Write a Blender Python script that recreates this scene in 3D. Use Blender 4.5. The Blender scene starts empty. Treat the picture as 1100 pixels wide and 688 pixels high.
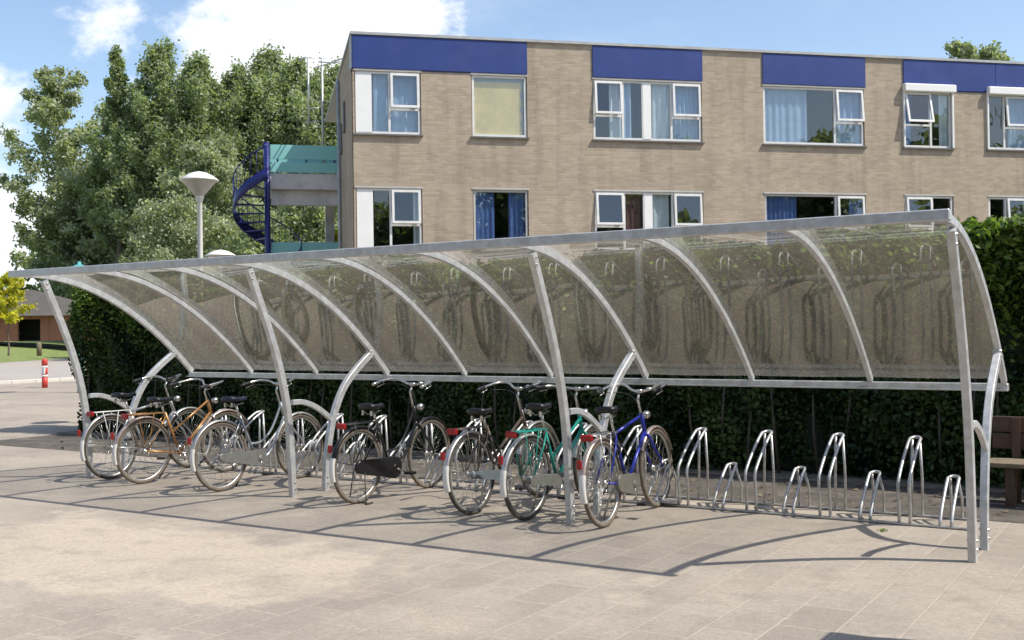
import bpy, math, random
import numpy as np
from mathutils import Vector, Matrix
random.seed(7); rng = np.random.default_rng(7)
sc = bpy.context.scene
col = sc.collection
R = math.radians
# ---------------------------------------------------------------- camera
CAM = Vector((1.334, -7.812, 1.6)); YAW, PIT, ROL, FPX = 0.5641, 0.00743, -0.01394, 1176.8
fw = Vector((-math.sin(YAW)*math.cos(PIT), math.cos(YAW)*math.cos(PIT), math.sin(PIT)))
r0 = Vector((math.cos(YAW), math.sin(YAW), 0)); u0 = r0.cross(fw)
rt = r0*math.cos(ROL)+u0*math.sin(ROL); up = -r0*math.sin(ROL)+u0*math.cos(ROL)
cd = bpy.data.cameras.new('camera'); cam = bpy.data.objects.new('camera', cd); col.objects.link(cam)
M = Matrix((rt, up, -fw)).transposed().to_4x4(); M.translation = CAM; cam.matrix_world = M
cd.sensor_width = 36; cd.lens = FPX/1100*36; cd.clip_end = 3000; cd.clip_start = .05
sc.camera = cam
sc.render.resolution_x = 1024; sc.render.resolution_y = 640
def at(px, py, dep):                                   # a photo direction at a real distance
    return CAM + (fw + rt*((px-550)/FPX) - up*((py-344)/FPX))*dep
# ---------------------------------------------------------------- light
SUN = Vector((1.63, .43, 2.24)).normalized()
ld = bpy.data.lights.new('sun', 'SUN'); ld.energy = 4.2; ld.angle = R(.5); ld.color = (1, .95, .87)
lo = bpy.data.objects.new('sun', ld); col.objects.link(lo); lo.rotation_euler = (-SUN).to_track_quat('-Z', 'Y').to_euler(); lo.location = (20, 5, 30)
vs = sc.view_settings; vs.view_transform = 'Standard'; vs.look = 'None'; vs.gamma = 1; vs.exposure = .44; vs.use_curve_mapping = False
sc.render.engine = 'CYCLES'
sc.cycles.max_bounces = 10; sc.cycles.transparent_max_bounces = 24
w = bpy.data.worlds.new('World'); sc.world = w; w.use_nodes = True
nt = w.node_tree; N = nt.nodes; L = nt.links; N.clear()
out = N.new('ShaderNodeOutputWorld'); bg = N.new('ShaderNodeBackground'); bg.inputs[1].default_value = .15
sky = N.new('ShaderNodeTexSky'); sky.sky_type = 'NISHITA'; sky.sun_disc = False
sky.sun_elevation = math.asin(SUN.z); sky.sun_rotation = math.atan2(SUN.x, SUN.y); sky.air_density = 1.0; sky.dust_density = 1.2; sky.ozone_density = 1.0
tc = N.new('ShaderNodeTexCoord')
def vnoise(scale, det, rough, sx=(1, 1, 1), off=0):
    mp = N.new('ShaderNodeMapping'); mp.inputs['Scale'].default_value = sx; mp.inputs['Location'].default_value = (off, off, 0)
    L.new(tc.outputs['Generated'], mp.inputs[0]); n = N.new('ShaderNodeTexNoise'); L.new(mp.outputs[0], n.inputs[0])
    n.inputs['Scale'].default_value = scale; n.inputs['Detail'].default_value = det; n.inputs['Roughness'].default_value = rough; return n.outputs[0]
def mth(op, a, b=None, c=None, clamp=False):
    m = N.new('ShaderNodeMath'); m.operation = op; m.use_clamp = clamp
    for i, v in enumerate((a, b, c)):
        if v is None: continue
        if isinstance(v, (int, float)): m.inputs[i].default_value = v
        else: L.new(v, m.inputs[i])
    return m.outputs[0]
blobs = [((-.70, .66, .235), .05, .9), ((-.665, .69, .262), .07, 1), ((-.62, .735, .275), .08, 1), ((-.585, .765, .25), .045, .9), ((-.77, .585, .262), .045, .3),
         ((-.84, .53, .185), .03, .6), ((-.845, .535, .07), .07, .8)]
acc = None
for d, rad, s in blobs:
    d = Vector(d).normalized()
    dist = N.new('ShaderNodeVectorMath'); dist.operation = 'DISTANCE'; L.new(tc.outputs['Generated'], dist.inputs[0]); dist.inputs[1].default_value = d
    v = mth('MULTIPLY', mth('SUBTRACT', 1, mth('DIVIDE', dist.outputs['Value'], rad*1.35)), s)
    acc = v if acc is None else mth('MAXIMUM', acc, v)
acc = mth('MAXIMUM', acc, -.6)
det = vnoise(16, 9, .62, (1, 1, 1.5))
far = vnoise(3.2, 8, .6, (1, 1, 2.6), 3.1)
m1 = mth('ADD', acc, mth('MULTIPLY', mth('SUBTRACT', det, .52), 1.7))
ramp = N.new('ShaderNodeMapRange'); ramp.interpolation_type = 'SMOOTHSTEP'; L.new(m1, ramp.inputs[0])
ramp.inputs[1].default_value = .0; ramp.inputs[2].default_value = .42
wisp = N.new('ShaderNodeMapRange'); wisp.interpolation_type = 'SMOOTHSTEP'; L.new(far, wisp.inputs[0])
wisp.inputs[1].default_value = .5; wisp.inputs[2].default_value = .85; wisp.inputs[4].default_value = .45
mask = mth('MAXIMUM', ramp.outputs[0], wisp.outputs[0], clamp=True)
shade = vnoise(9, 6, .6, (1, 1, 1.6), .7)
cc = N.new('ShaderNodeMixRGB'); cc.inputs[1].default_value = (4.6, 5.1, 5.8, 1); cc.inputs[2].default_value = (6.1, 6.1, 6.1, 1)
cr = N.new('ShaderNodeMapRange'); L.new(shade, cr.inputs[0]); cr.inputs[1].default_value = .36; cr.inputs[2].default_value = .62; L.new(cr.outputs[0], cc.inputs[0])
mix = N.new('ShaderNodeMixRGB'); L.new(mask, mix.inputs[0]); L.new(sky.outputs[0], mix.inputs[1]); L.new(cc.outputs[0], mix.inputs[2])
L.new(mix.outputs[0], bg.inputs[0]); L.new(bg.outputs[0], out.inputs[0])

# ---------------------------------------------------------------- materials
def mat(name, base, rough=.6, metal=0, var=.0, vscale=8, bump=0, bscale=60, dirt=None, dscale=3, damt=.4, spec=.5):
    m = bpy.data.materials.new(name); m.use_nodes = True; t = m.node_tree; b = t.nodes['Principled BSDF']
    b.inputs['Base Color'].default_value = (*base, 1); b.inputs['Roughness'].default_value = rough; b.inputs['Metallic'].default_value = metal
    b.inputs['Specular IOR Level'].default_value = spec
    co = t.nodes.new('ShaderNodeTexCoord')
    cur = None
    if var:
        n = t.nodes.new('ShaderNodeTexNoise'); n.inputs['Scale'].default_value = vscale; n.inputs['Detail'].default_value = 6; n.inputs['Roughness'].default_value = .65
        t.links.new(co.outputs['Object'], n.inputs[0])
        mx = t.nodes.new('ShaderNodeMixRGB'); mx.inputs[1].default_value = tuple(max(0, c*(1-var)) for c in base)+(1,); mx.inputs[2].default_value = tuple(min(1, c*(1+var)) for c in base)+(1,)
        mr = t.nodes.new('ShaderNodeMapRange'); t.links.new(n.outputs[0], mr.inputs[0]); mr.inputs[1].default_value = .3; mr.inputs[2].default_value = .7
        t.links.new(mr.outputs[0], mx.inputs[0]); cur = mx.outputs[0]
        rr = t.nodes.new('ShaderNodeMapRange'); t.links.new(n.outputs[0], rr.inputs[0]); rr.inputs[3].default_value = max(0, rough-.12); rr.inputs[4].default_value = min(1, rough+.12)
        t.links.new(rr.outputs[0], b.inputs['Roughness'])
    if dirt:
        n = t.nodes.new('ShaderNodeTexNoise'); n.inputs['Scale'].default_value = dscale; n.inputs['Detail'].default_value = 8; n.inputs['Roughness'].default_value = .7
        t.links.new(co.outputs['Object'], n.inputs[0])
        mr = t.nodes.new('ShaderNodeMapRange'); t.links.new(n.outputs[0], mr.inputs[0]); mr.inputs[1].default_value = .48; mr.inputs[2].default_value = .72; mr.inputs[4].default_value = damt
        mx = t.nodes.new('ShaderNodeMixRGB'); t.links.new(mr.outputs[0], mx.inputs[0])
        if cur: t.links.new(cur, mx.inputs[1])
        else: mx.inputs[1].default_value = (*base, 1)
        mx.inputs[2].default_value = (*dirt, 1); cur = mx.outputs[0]
    if cur: t.links.new(cur, b.inputs['Base Color'])
    if bump:
        n = t.nodes.new('ShaderNodeTexNoise'); n.inputs['Scale'].default_value = bscale; n.inputs['Detail'].default_value = 5
        t.links.new(co.outputs['Object'], n.inputs[0]); bp = t.nodes.new('ShaderNodeBump'); bp.inputs['Strength'].default_value = bump; bp.inputs['Distance'].default_value = .01
        t.links.new(n.outputs[0], bp.inputs['Height']); t.links.new(bp.outputs[0], b.inputs['Normal'])
    return m
def schlick(t, f0, grow=1.0):
    lw = t.nodes.new('ShaderNodeLayerWeight'); lw.inputs[0].default_value = .5      # facing = 1-|cos|
    p = t.nodes.new('ShaderNodeMath'); p.operation = 'POWER'; t.links.new(lw.outputs['Facing'], p.inputs[0]); p.inputs[1].default_value = 4.5
    a = t.nodes.new('ShaderNodeMath'); a.operation = 'MULTIPLY_ADD'; a.use_clamp = True; t.links.new(p.outputs[0], a.inputs[0]); a.inputs[1].default_value = (1-f0)*grow; a.inputs[2].default_value = f0
    return a.outputs[0]
def glassy(name, tint, f0, haze=0., hazecol=(.5, .5, .45), rough=0., wob=0, hscale=1.2):
    m = bpy.data.materials.new(name); m.use_nodes = True; t = m.node_tree; t.nodes.clear()
    o = t.nodes.new('ShaderNodeOutputMaterial'); tr = t.nodes.new('ShaderNodeBsdfTransparent'); tr.inputs[0].default_value = (*tint, 1)
    g = t.nodes.new('ShaderNodeBsdfGlossy'); g.inputs['Roughness'].default_value = rough; g.inputs[0].default_value = (1, 1, 1, 1)
    mx = t.nodes.new('ShaderNodeMixShader'); t.links.new(schlick(t, f0), mx.inputs[0]); t.links.new(tr.outputs[0], mx.inputs[1]); t.links.new(g.outputs[0], mx.inputs[2])
    last = mx.outputs[0]
    co = t.nodes.new('ShaderNodeTexCoord')
    if haze:
        d1_ = t.nodes.new('ShaderNodeBsdfDiffuse'); d1_.inputs[0].default_value = (*hazecol, 1); d2_ = t.nodes.new('ShaderNodeBsdfTranslucent'); d2_.inputs[0].default_value = (*hazecol, 1); d = t.nodes.new('ShaderNodeMixShader'); d.inputs[0].default_value = .32; t.links.new(d1_.outputs[0], d.inputs[1]); t.links.new(d2_.outputs[0], d.inputs[2])
        mpp = t.nodes.new('ShaderNodeMapping'); mpp.inputs['Scale'].default_value = (3.2, .55, .55); t.links.new(co.outputs['Object'], mpp.inputs[0])
        n = t.nodes.new('ShaderNodeTexNoise'); n.inputs['Scale'].default_value = hscale; n.inputs['Detail'].default_value = 5; n.inputs['Roughness'].default_value = .55; t.links.new(mpp.outputs[0], n.inputs[0])
        mr = t.nodes.new('ShaderNodeMapRange'); t.links.new(n.outputs[0], mr.inputs[0]); mr.inputs[1].default_value = .3; mr.inputs[2].default_value = .75; mr.inputs[3].default_value = haze*.6; mr.inputs[4].default_value = haze*1.6
        m2 = t.nodes.new('ShaderNodeMixShader'); t.links.new(mr.outputs[0], m2.inputs[0]); t.links.new(last, m2.inputs[1]); t.links.new(d.outputs[0], m2.inputs[2]); last = m2.outputs[0]
    if wob:
        n = t.nodes.new('ShaderNodeTexNoise'); n.inputs['Scale'].default_value = 2.2; n.inputs['Detail'].default_value = 2; t.links.new(co.outputs['Object'], n.inputs[0])
        bp = t.nodes.new('ShaderNodeBump'); bp.inputs['Strength'].default_value = wob; bp.inputs['Distance'].default_value = .02; t.links.new(n.outputs[0], bp.inputs['Height']); t.links.new(bp.outputs[0], g.inputs['Normal'])
    t.links.new(last, o.inputs[0]); return m
def leafmat(name, c1, c2, trans=.3, rough=.45):
    m = bpy.data.materials.new(name); m.use_nodes = True; t = m.node_tree; t.nodes.clear()
    o = t.nodes.new('ShaderNodeOutputMaterial'); b = t.nodes.new('ShaderNodeBsdfPrincipled'); b.inputs['Roughness'].default_value = rough; b.inputs['Specular IOR Level'].default_value = .35
    at_ = t.nodes.new('ShaderNodeAttribute'); at_.attribute_name = 'v'
    cr = t.nodes.new('ShaderNodeMixRGB'); cr.inputs[1].default_value = (*c1, 1); cr.inputs[2].default_value = (*c2, 1); t.links.new(at_.outputs['Fac'], cr.inputs[0]); t.links.new(cr.outputs[0], b.inputs['Base Color'])
    tl = t.nodes.new('ShaderNodeBsdfTranslucent'); mg = t.nodes.new('ShaderNodeMixRGB'); mg.blend_type = 'MULTIPLY'; mg.inputs[0].default_value = 1; t.links.new(cr.outputs[0], mg.inputs[1]); mg.inputs[2].default_value = (1.3, 1.5, .6, 1); t.links.new(mg.outputs[0], tl.inputs[0])
    mx = t.nodes.new('ShaderNodeMixShader'); mx.inputs[0].default_value = trans; t.links.new(b.outputs[0], mx.inputs[1]); t.links.new(tl.outputs[0], mx.inputs[2]); t.links.new(mx.outputs[0], o.inputs[0]); return m
GALV = mat('galvanised_steel', (.54, .55, .555), .45, .35, .20, 14, .06, 120, dirt=(.36, .34, .31), dscale=5, damt=.5)
GALV2 = mat('rack_steel', (.46, .46, .455), .42, .55, .25, 20, dirt=(.25, .21, .17), dscale=9, damt=.5)
CHROME = mat('chrome', (.62, .61, .58), .25, .9, .12, 30, dirt=(.25, .18, .12), dscale=25, damt=.5)
ALU = mat('aluminium', (.55, .54, .51), .38, .75, .15, 30, dirt=(.30, .25, .19), dscale=20, damt=.5)
TYRE = mat('dusty_rubber', (.075, .066, .056), .85, 0, .35, 30)
TYRE2 = mat('tan_rubber', (.16, .13, .10), .85, 0, .3, 30)
BLACK = mat('black_plastic', (.018, .018, .018), .42, 0, .2, 20)
LEATHER = mat('saddle_vinyl', (.010, .010, .010), .38, 0, .3, 20, .1, 80)
NAVY = mat('navy_vinyl', (.010, .012, .030), .5, 0, .2, 20)
RED = mat('red_lens', (.33, .010, .012), .25, 0, .35, 60)
WHITEP = mat('white_patch', (.75, .74, .70), .45, 0, .08, 20)
LENS = mat('lamp_glass', (.75, .75, .70), .15, .3)
def paint(name, c, metal=.15): return mat(name, c, .3, metal, .15, 30, dirt=(c[0]*.5+.05, c[1]*.5+.04, c[2]*.5+.03), dscale=18, damt=.45)
PANEL = glassy('smoked_acrylic', (.97, .97, .96), .044, .060, (.70, .63, .50), .012, .0)
PANE = glassy('window_glass', (.90, .93, .93), .07, .0, wob=.02)
FRAMEW = mat('white_window_paint', (.72, .71, .68), .45, 0, .08, 6, dirt=(.45, .43, .38), dscale=2, damt=.35)
FRAMEG = mat('grey_window_frame', (.46, .44, .41), .5, 0, .12, 6)
WPANEL = mat('white_panel', (.80, .79, .76), .5, 0, .04, 3)
BLUEP = mat('blue_fascia_panel', (.016, .040, .19), .5, 0, .12, 1.2, dirt=(.05, .065, .22), dscale=.8, damt=.6)
SILL = mat('dark_sill', (.13, .125, .12), .6, 0, .15, 5)
COPING = mat('roof_edge_metal', (.42, .42, .41), .5, .3, .15, 3)
CONC = mat('concrete', (.62, .60, .57), .85, 0, .12, 1.5, .25, 25, dirt=(.26, .25, .22), dscale=1.1, damt=.6)
TEAL = mat('teal_board', (.25, .56, .52), .5, 0, .1, 2, dirt=(.16, .36, .33), dscale=2, damt=.3)
BLUEM = mat('blue_stair_paint', (.012, .018, .13), .4, .1, .15, 6)
CURT_B = mat('light_blue_curtain', (.36, .46, .62), .9, 0, .1, 4)
CURT_W = mat('white_curtain', (.62, .66, .70), .9, 0, .08, 4)
CURT_D = mat('blue_curtain', (.10, .17, .40), .9, 0, .15, 4)
CURT_R = mat('plum_curtain', (.16, .07, .07), .9, 0, .15, 4)
BLIND = mat('yellow_paper_blind', (.88, .66, .30), .9, 0, .12, 2.5, .5, 6)
ROOM = mat('room_wall', (.16, .15, .14), .9, 0, .2, 1)
BARK = mat('bark', (.12, .10, .08), .95, 0, .35, 6, .6, 20)
BARKL = mat('pale_bark', (.32, .30, .26), .9, 0, .35, 4, .5, 20)
SOIL = mat('soil', (.16, .125, .09), 1, 0, .4, 6, .8, 30, dirt=(.34, .28, .20), dscale=8, damt=.7)
WOOD = mat('brown_timber', (.085, .048, .032), .65, 0, .3, 12, .2, 60)
WOOD2 = mat('weathered_timber', (.20, .155, .10), .8, 0, .25, 12, .2, 60)
LAMPW = mat('white_lamp_enamel', (.72, .70, .66), .4, 0, .06, 6)
LAMPG = mat('lamp_diffuser', (.46, .45, .42), .35, 0, .08, 6)
LAMPT = mat('teal_lamp_enamel', (.08, .33, .33), .4, 0, .1, 6)
REDP = mat('red_bollard_paint', (.52, .05, .035), .45, 0, .12, 8)
ANT = mat('aerial_metal', (.55, .54, .52), .4, .5, .1, 5)
CABG = mat('green_cabinet_paint', (.06, .10, .07), .5, 0, .12, 3)
ROOFT = mat('grey_roof', (.09, .08, .07), .8, 0, .2, 1.5)
DARK = mat('dark_opening', (.02, .02, .02), .8)

def brickmat(name, c1, c2, mortar, sc_=1, bw=.22, rh=.068, plane='xz', mort=.010):
    m = bpy.data.materials.new(name); m.use_nodes = True; t = m.node_tree; b = t.nodes['Principled BSDF']; b.inputs['Roughness'].default_value = .9; b.inputs['Specular IOR Level'].default_value = .2
    co = t.nodes.new('ShaderNodeTexCoord'); sp = t.nodes.new('ShaderNodeSeparateXYZ'); cb = t.nodes.new('ShaderNodeCombineXYZ'); t.links.new(co.outputs['Object'], sp.inputs[0])
    ad = t.nodes.new('ShaderNodeMath'); ad.operation = 'ADD'; t.links.new(sp.outputs[0], ad.inputs[0]); t.links.new(sp.outputs[1], ad.inputs[1])
    t.links.new(ad.outputs[0], cb.inputs[0]); t.links.new(sp.outputs[2], cb.inputs[1])
    br = t.nodes.new('ShaderNodeTexBrick'); t.links.new(cb.outputs[0], br.inputs[0]); br.inputs['Scale'].default_value = 1; br.inputs['Brick Width'].default_value = bw; br.inputs['Row Height'].default_value = rh
    br.inputs['Mortar Size'].default_value = mort; br.inputs['Mortar Smooth'].default_value = .3; br.inputs['Color1'].default_value = (*c1, 1); br.inputs['Color2'].default_value = (*c2, 1); br.inputs['Mortar'].default_value = (*mortar, 1); br.inputs['Bias'].default_value = -.1
    n = t.nodes.new('ShaderNodeTexNoise'); n.inputs['Scale'].default_value = .8; n.inputs['Detail'].default_value = 8; n.inputs['Roughness'].default_value = .7; t.links.new(co.outputs['Object'], n.inputs[0])
    mp = t.nodes.new('ShaderNodeMapping'); mp.inputs['Scale'].default_value = (3.0, 3.0, .28); t.links.new(co.outputs['Object'], mp.inputs[0]); n2 = t.nodes.new('ShaderNodeTexNoise'); n2.inputs['Scale'].default_value = 1; n2.inputs['Detail'].default_value = 5; t.links.new(mp.outputs[0], n2.inputs[0])
    mr = t.nodes.new('ShaderNodeMapRange'); t.links.new(n.outputs[0], mr.inputs[0]); mr.inputs[1].default_value = .3; mr.inputs[2].default_value = .7; mr.inputs[3].default_value = .86; mr.inputs[4].default_value = 1.1
    mr2 = t.nodes.new('ShaderNodeMapRange'); t.links.new(n2.outputs[0], mr2.inputs[0]); mr2.inputs[1].default_value = .5; mr2.inputs[2].default_value = .75; mr2.inputs[3].default_value = 1.; mr2.inputs[4].default_value = .78
    mm = t.nodes.new('ShaderNodeMath'); mm.operation = 'MULTIPLY'; t.links.new(mr.outputs[0], mm.inputs[0]); t.links.new(mr2.outputs[0], mm.inputs[1])
    hv = t.nodes.new('ShaderNodeVectorMath'); hv.operation = 'SCALE'; t.links.new(br.outputs[0], hv.inputs[0]); t.links.new(mm.outputs[0], hv.inputs['Scale']); t.links.new(hv.outputs[0], b.inputs['Base Color'])
    bp = t.nodes.new('ShaderNodeBump'); bp.inputs['Strength'].default_value = .5; bp.inputs['Distance'].default_value = .006; bp.invert = True; t.links.new(br.outputs['Fac'], bp.inputs['Height']); t.links.new(bp.outputs[0], b.inputs['Normal'])
    return m
BRICK = brickmat('tan_brick', (.445, .365, .278), (.36, .288, .212), (.41, .34, .265), mort=.006)
BRICKR = brickmat('red_brick', (.42, .15, .09), (.36, .12, .07), (.25, .2, .17))

# ---------------------------------------------------------------- mesh helpers
class MB:
    def __init__(s): s.v = []; s.f = []; s.m = []; s.sm = []
    def add(s, vs, fs, mi=0, smooth=False):
        b = len(s.v); s.v += [tuple(v) for v in vs]; s.f += [tuple(b+i for i in f) for f in fs]; s.m += [mi]*len(fs); s.sm += [smooth]*len(fs); return s
    def box(s, a, b, mi=0, bev=0, mt=None):
        x0, y0, z0 = a; x1, y1, z1 = b
        if x0 > x1: x0, x1 = x1, x0
        if y0 > y1: y0, y1 = y1, y0
        if z0 > z1: z0, z1 = z1, z0
        if bev:
            e = bev; vs = []
            # chamfered box: 24 verts
            import itertools
            pts = []
            for sx, sy, sz in itertools.product((0, 1), repeat=3):
                c = [(x0, x1)[sx], (y0, y1)[sy], (z0, z1)[sz]]; d = [1-2*sx, 1-2*sy, 1-2*sz]
                for ax in range(3):
                    p = [c[k]+(d[k]*e if k != ax else 0) for k in range(3)]; pts.append(Vector(p))
            ix = lambda sx, sy, sz, ax: (sx*4+sy*2+sz)*3+ax
            fs = []
            for ax in range(3):
                o1, o2 = [k for k in range(3) if k != ax]
                for sv in (0, 1):
                    q = []
                    for a1, a2 in ((0, 0), (1, 0), (1, 1), (0, 1)):
                        t = [0, 0, 0]; t[ax] = sv; t[o1] = a1; t[o2] = a2; q.append(ix(*t, ax))
                    fs.append(q)
            for ax in range(3):      # edges parallel to ax
                o1, o2 = [k for k in range(3) if k != ax]
                for a1 in (0, 1):
                    for a2 in (0, 1):
                        t0 = [0]*3; t0[o1] = a1; t0[o2] = a2; t1 = list(t0); t1[ax] = 1
                        fs.append([ix(*t0, o1), ix(*t1, o1), ix(*t1, o2), ix(*t0, o2)])
            for t in itertools.product((0, 1), repeat=3): fs.append([ix(*t, 0), ix(*t, 1), ix(*t, 2)])
            cen = Vector(((x0+x1)/2, (y0+y1)/2, (z0+z1)/2)); g = []
            for f in fs:
                n = (pts[f[1]]-pts[f[0]]).cross(pts[f[2]]-pts[f[0]]); c = sum((pts[i] for i in f), Vector())/len(f)
                g.append(f if n.dot(c-cen) > 0 else f[::-1])
            if mt: pts = [mt@p for p in pts]
            return s.add(pts, g, mi)
        vs = [Vector(p) for p in ((x0, y0, z0), (x1, y0, z0), (x1, y1, z0), (x0, y1, z0), (x0, y0, z1), (x1, y0, z1), (x1, y1, z1), (x0, y1, z1))]
        if mt: vs = [mt@p for p in vs]
        return s.add(vs, [(0, 3, 2, 1), (4, 5, 6, 7), (0, 1, 5, 4), (1, 2, 6, 5), (2, 3, 7, 6), (3, 0, 4, 7)], mi)
    def quad(s, a, b, c, d, mi=0): return s.add([a, b, c, d], [(0, 1, 2, 3)], mi)
    def sweep(s, pts, prof, closed=False, mi=0, smooth=True, upv=None, cap=True, scales=None):
        pts = [Vector(p) for p in pts]; n = len(pts); k = len(prof); vs = []
        prev = None
        for i, p in enumerate(pts):
            if closed: t = pts[(i+1) % n]-pts[i-1]
            else: t = pts[min(i+1, n-1)]-pts[max(i-1, 0)]
            t.normalize()
            if upv is not None:
                a = Vector(upv); a = (a-t*a.dot(t)).normalized()
            elif prev is None:
                a = Vector((0, 0, 1)) if abs(t.z) < .9 else Vector((1, 0, 0)); a = (a-t*a.dot(t)).normalized()
            else: a = (prev-t*prev.dot(t)).normalized()
            prev = a; b = t.cross(a); sc_ = scales[i] if scales else 1
            for (x, y) in prof: vs.append(p+a*x*sc_+b*y*sc_)
        fs = []
        for i in range(n if closed else n-1):
            j = (i+1) % n
            for q in range(k): fs.append((i*k+q, i*k+(q+1) % k, j*k+(q+1) % k, j*k+q))
        if not closed and cap: fs += [tuple(range(k))[::-1], tuple(range((n-1)*k, n*k))]
        return s.add(vs, fs, mi, smooth)
    def tube(s, pts, r, n=8, **kw):
        if isinstance(r, (list, tuple)): sc_ = [q/r[0] for q in r]; kw['scales'] = sc_; r = r[0]
        return s.sweep(pts, [(r*math.cos(2*math.pi*i/n), r*math.sin(2*math.pi*i/n)) for i in range(n)], **kw)
    def lathe(s, prof, n=16, c=(0, 0, 0), axis='z', mi=0, smooth=True):
        vs = []
        for r, h in prof:
            for i in range(n):
                a = 2*math.pi*i/n; x, y = r*math.cos(a), r*math.sin(a)
                p = (x, y, h) if axis == 'z' else (x, h, y) if axis == 'y' else (h, x, y)
                vs.append((p[0]+c[0], p[1]+c[1], p[2]+c[2]))
        fs = [(i*n+j, i*n+(j+1) % n, (i+1)*n+(j+1) % n, (i+1)*n+j) for i in range(len(prof)-1) for j in range(n)]
        return s.add(vs, fs, mi, smooth)
    def ext(s, poly, y0, y1, mi=0, bev=0):   # polygon in XZ extruded along Y
        n = len(poly); vs = [(x, y0, z) for x, z in poly]+[(x, y1, z) for x, z in poly]
        return s.add(vs, [tuple(range(n)), tuple(range(n, 2*n))[::-1]]+[(i, i+n, (i+1) % n+n, (i+1) % n) for i in range(n)], mi)
    def build(s, name, mats, parent=None, loc=None):
        me = bpy.data.meshes.new(name); me.from_pydata(s.v, [], s.f)
        for m in (mats if isinstance(mats, (list, tuple)) else [mats]): me.materials.append(m)
        me.polygons.foreach_set('material_index', s.m); me.polygons.foreach_set('use_smooth', s.sm); me.update()
        o = bpy.data.objects.new(name, me); col.objects.link(o)
        if parent: o.parent = parent
        if loc is not None: o.location = loc
        return o
def tag(o, label=None, cat=None, group=None, kind=None):
    if label: o['label'] = label
    if cat: o['category'] = cat
    if group: o['group'] = group
    if kind: o['kind'] = kind
    return o
def thing(name, loc, rz, label, cat, group=None):
    o = bpy.data.objects.new(name, None); o.empty_display_size = .2; col.objects.link(o); o.location = loc; o.rotation_euler = (0, 0, rz); return tag(o, label, cat, group)
def smooth_path(pts, n=6):
    P = [Vector(p) for p in pts]; o = []
    for i in range(len(P)-1):
        p0 = P[max(i-1, 0)]; p1 = P[i]; p2 = P[i+1]; p3 = P[min(i+2, len(P)-1)]
        for k in range(n):
            t = k/n; o.append(.5*((2*p1)+(p2-p0)*t+(2*p0-5*p1+4*p2-p3)*t*t+(3*p1-p0-3*p2+p3)*t*t*t))
    o.append(P[-1]); return o
def quads(name, C_, size, nrm, mat_, parent=None, v=None, aspect=1.6):
    """many small leaf faces: rhombus with a fold, centres C_, normals nrm"""
    n = len(C_); a = rng.normal(size=(n, 3)); nrm = nrm/np.linalg.norm(nrm, axis=1)[:, None]
    t = np.cross(nrm, a); t /= np.linalg.norm(t, axis=1)[:, None]; b = np.cross(nrm, t)
    s = np.asarray(size).reshape(-1, 1)*np.ones((n, 1))
    V = np.empty((n, 4, 3)); fold = nrm*s*.18
    V[:, 0] = C_-t*s*.5*aspect; V[:, 1] = C_-b*s*.5+fold; V[:, 2] = C_+t*s*.5*aspect; V[:, 3] = C_+b*s*.5+fold
    me = bpy.data.meshes.new(name); me.vertices.add(4*n); me.vertices.foreach_set('co', V.astype('f').ravel())
    me.loops.add(4*n); me.loops.foreach_set('vertex_index', np.arange(4*n, dtype='i')); me.polygons.add(n); me.polygons.foreach_set('loop_start', np.arange(0, 4*n, 4, dtype='i')); me.polygons.foreach_set('loop_total', np.full(n, 4, dtype='i'))
    at_ = me.attributes.new('v', 'FLOAT', 'POINT'); vv = rng.random(n) if v is None else v
    at_.data.foreach_set('value', np.repeat(vv, 4).astype('f'))
    me.materials.append(mat_); me.update(); me.validate()
    o = bpy.data.objects.new(name, me); col.objects.link(o)
    if parent: o.parent = parent
    return o

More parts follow.
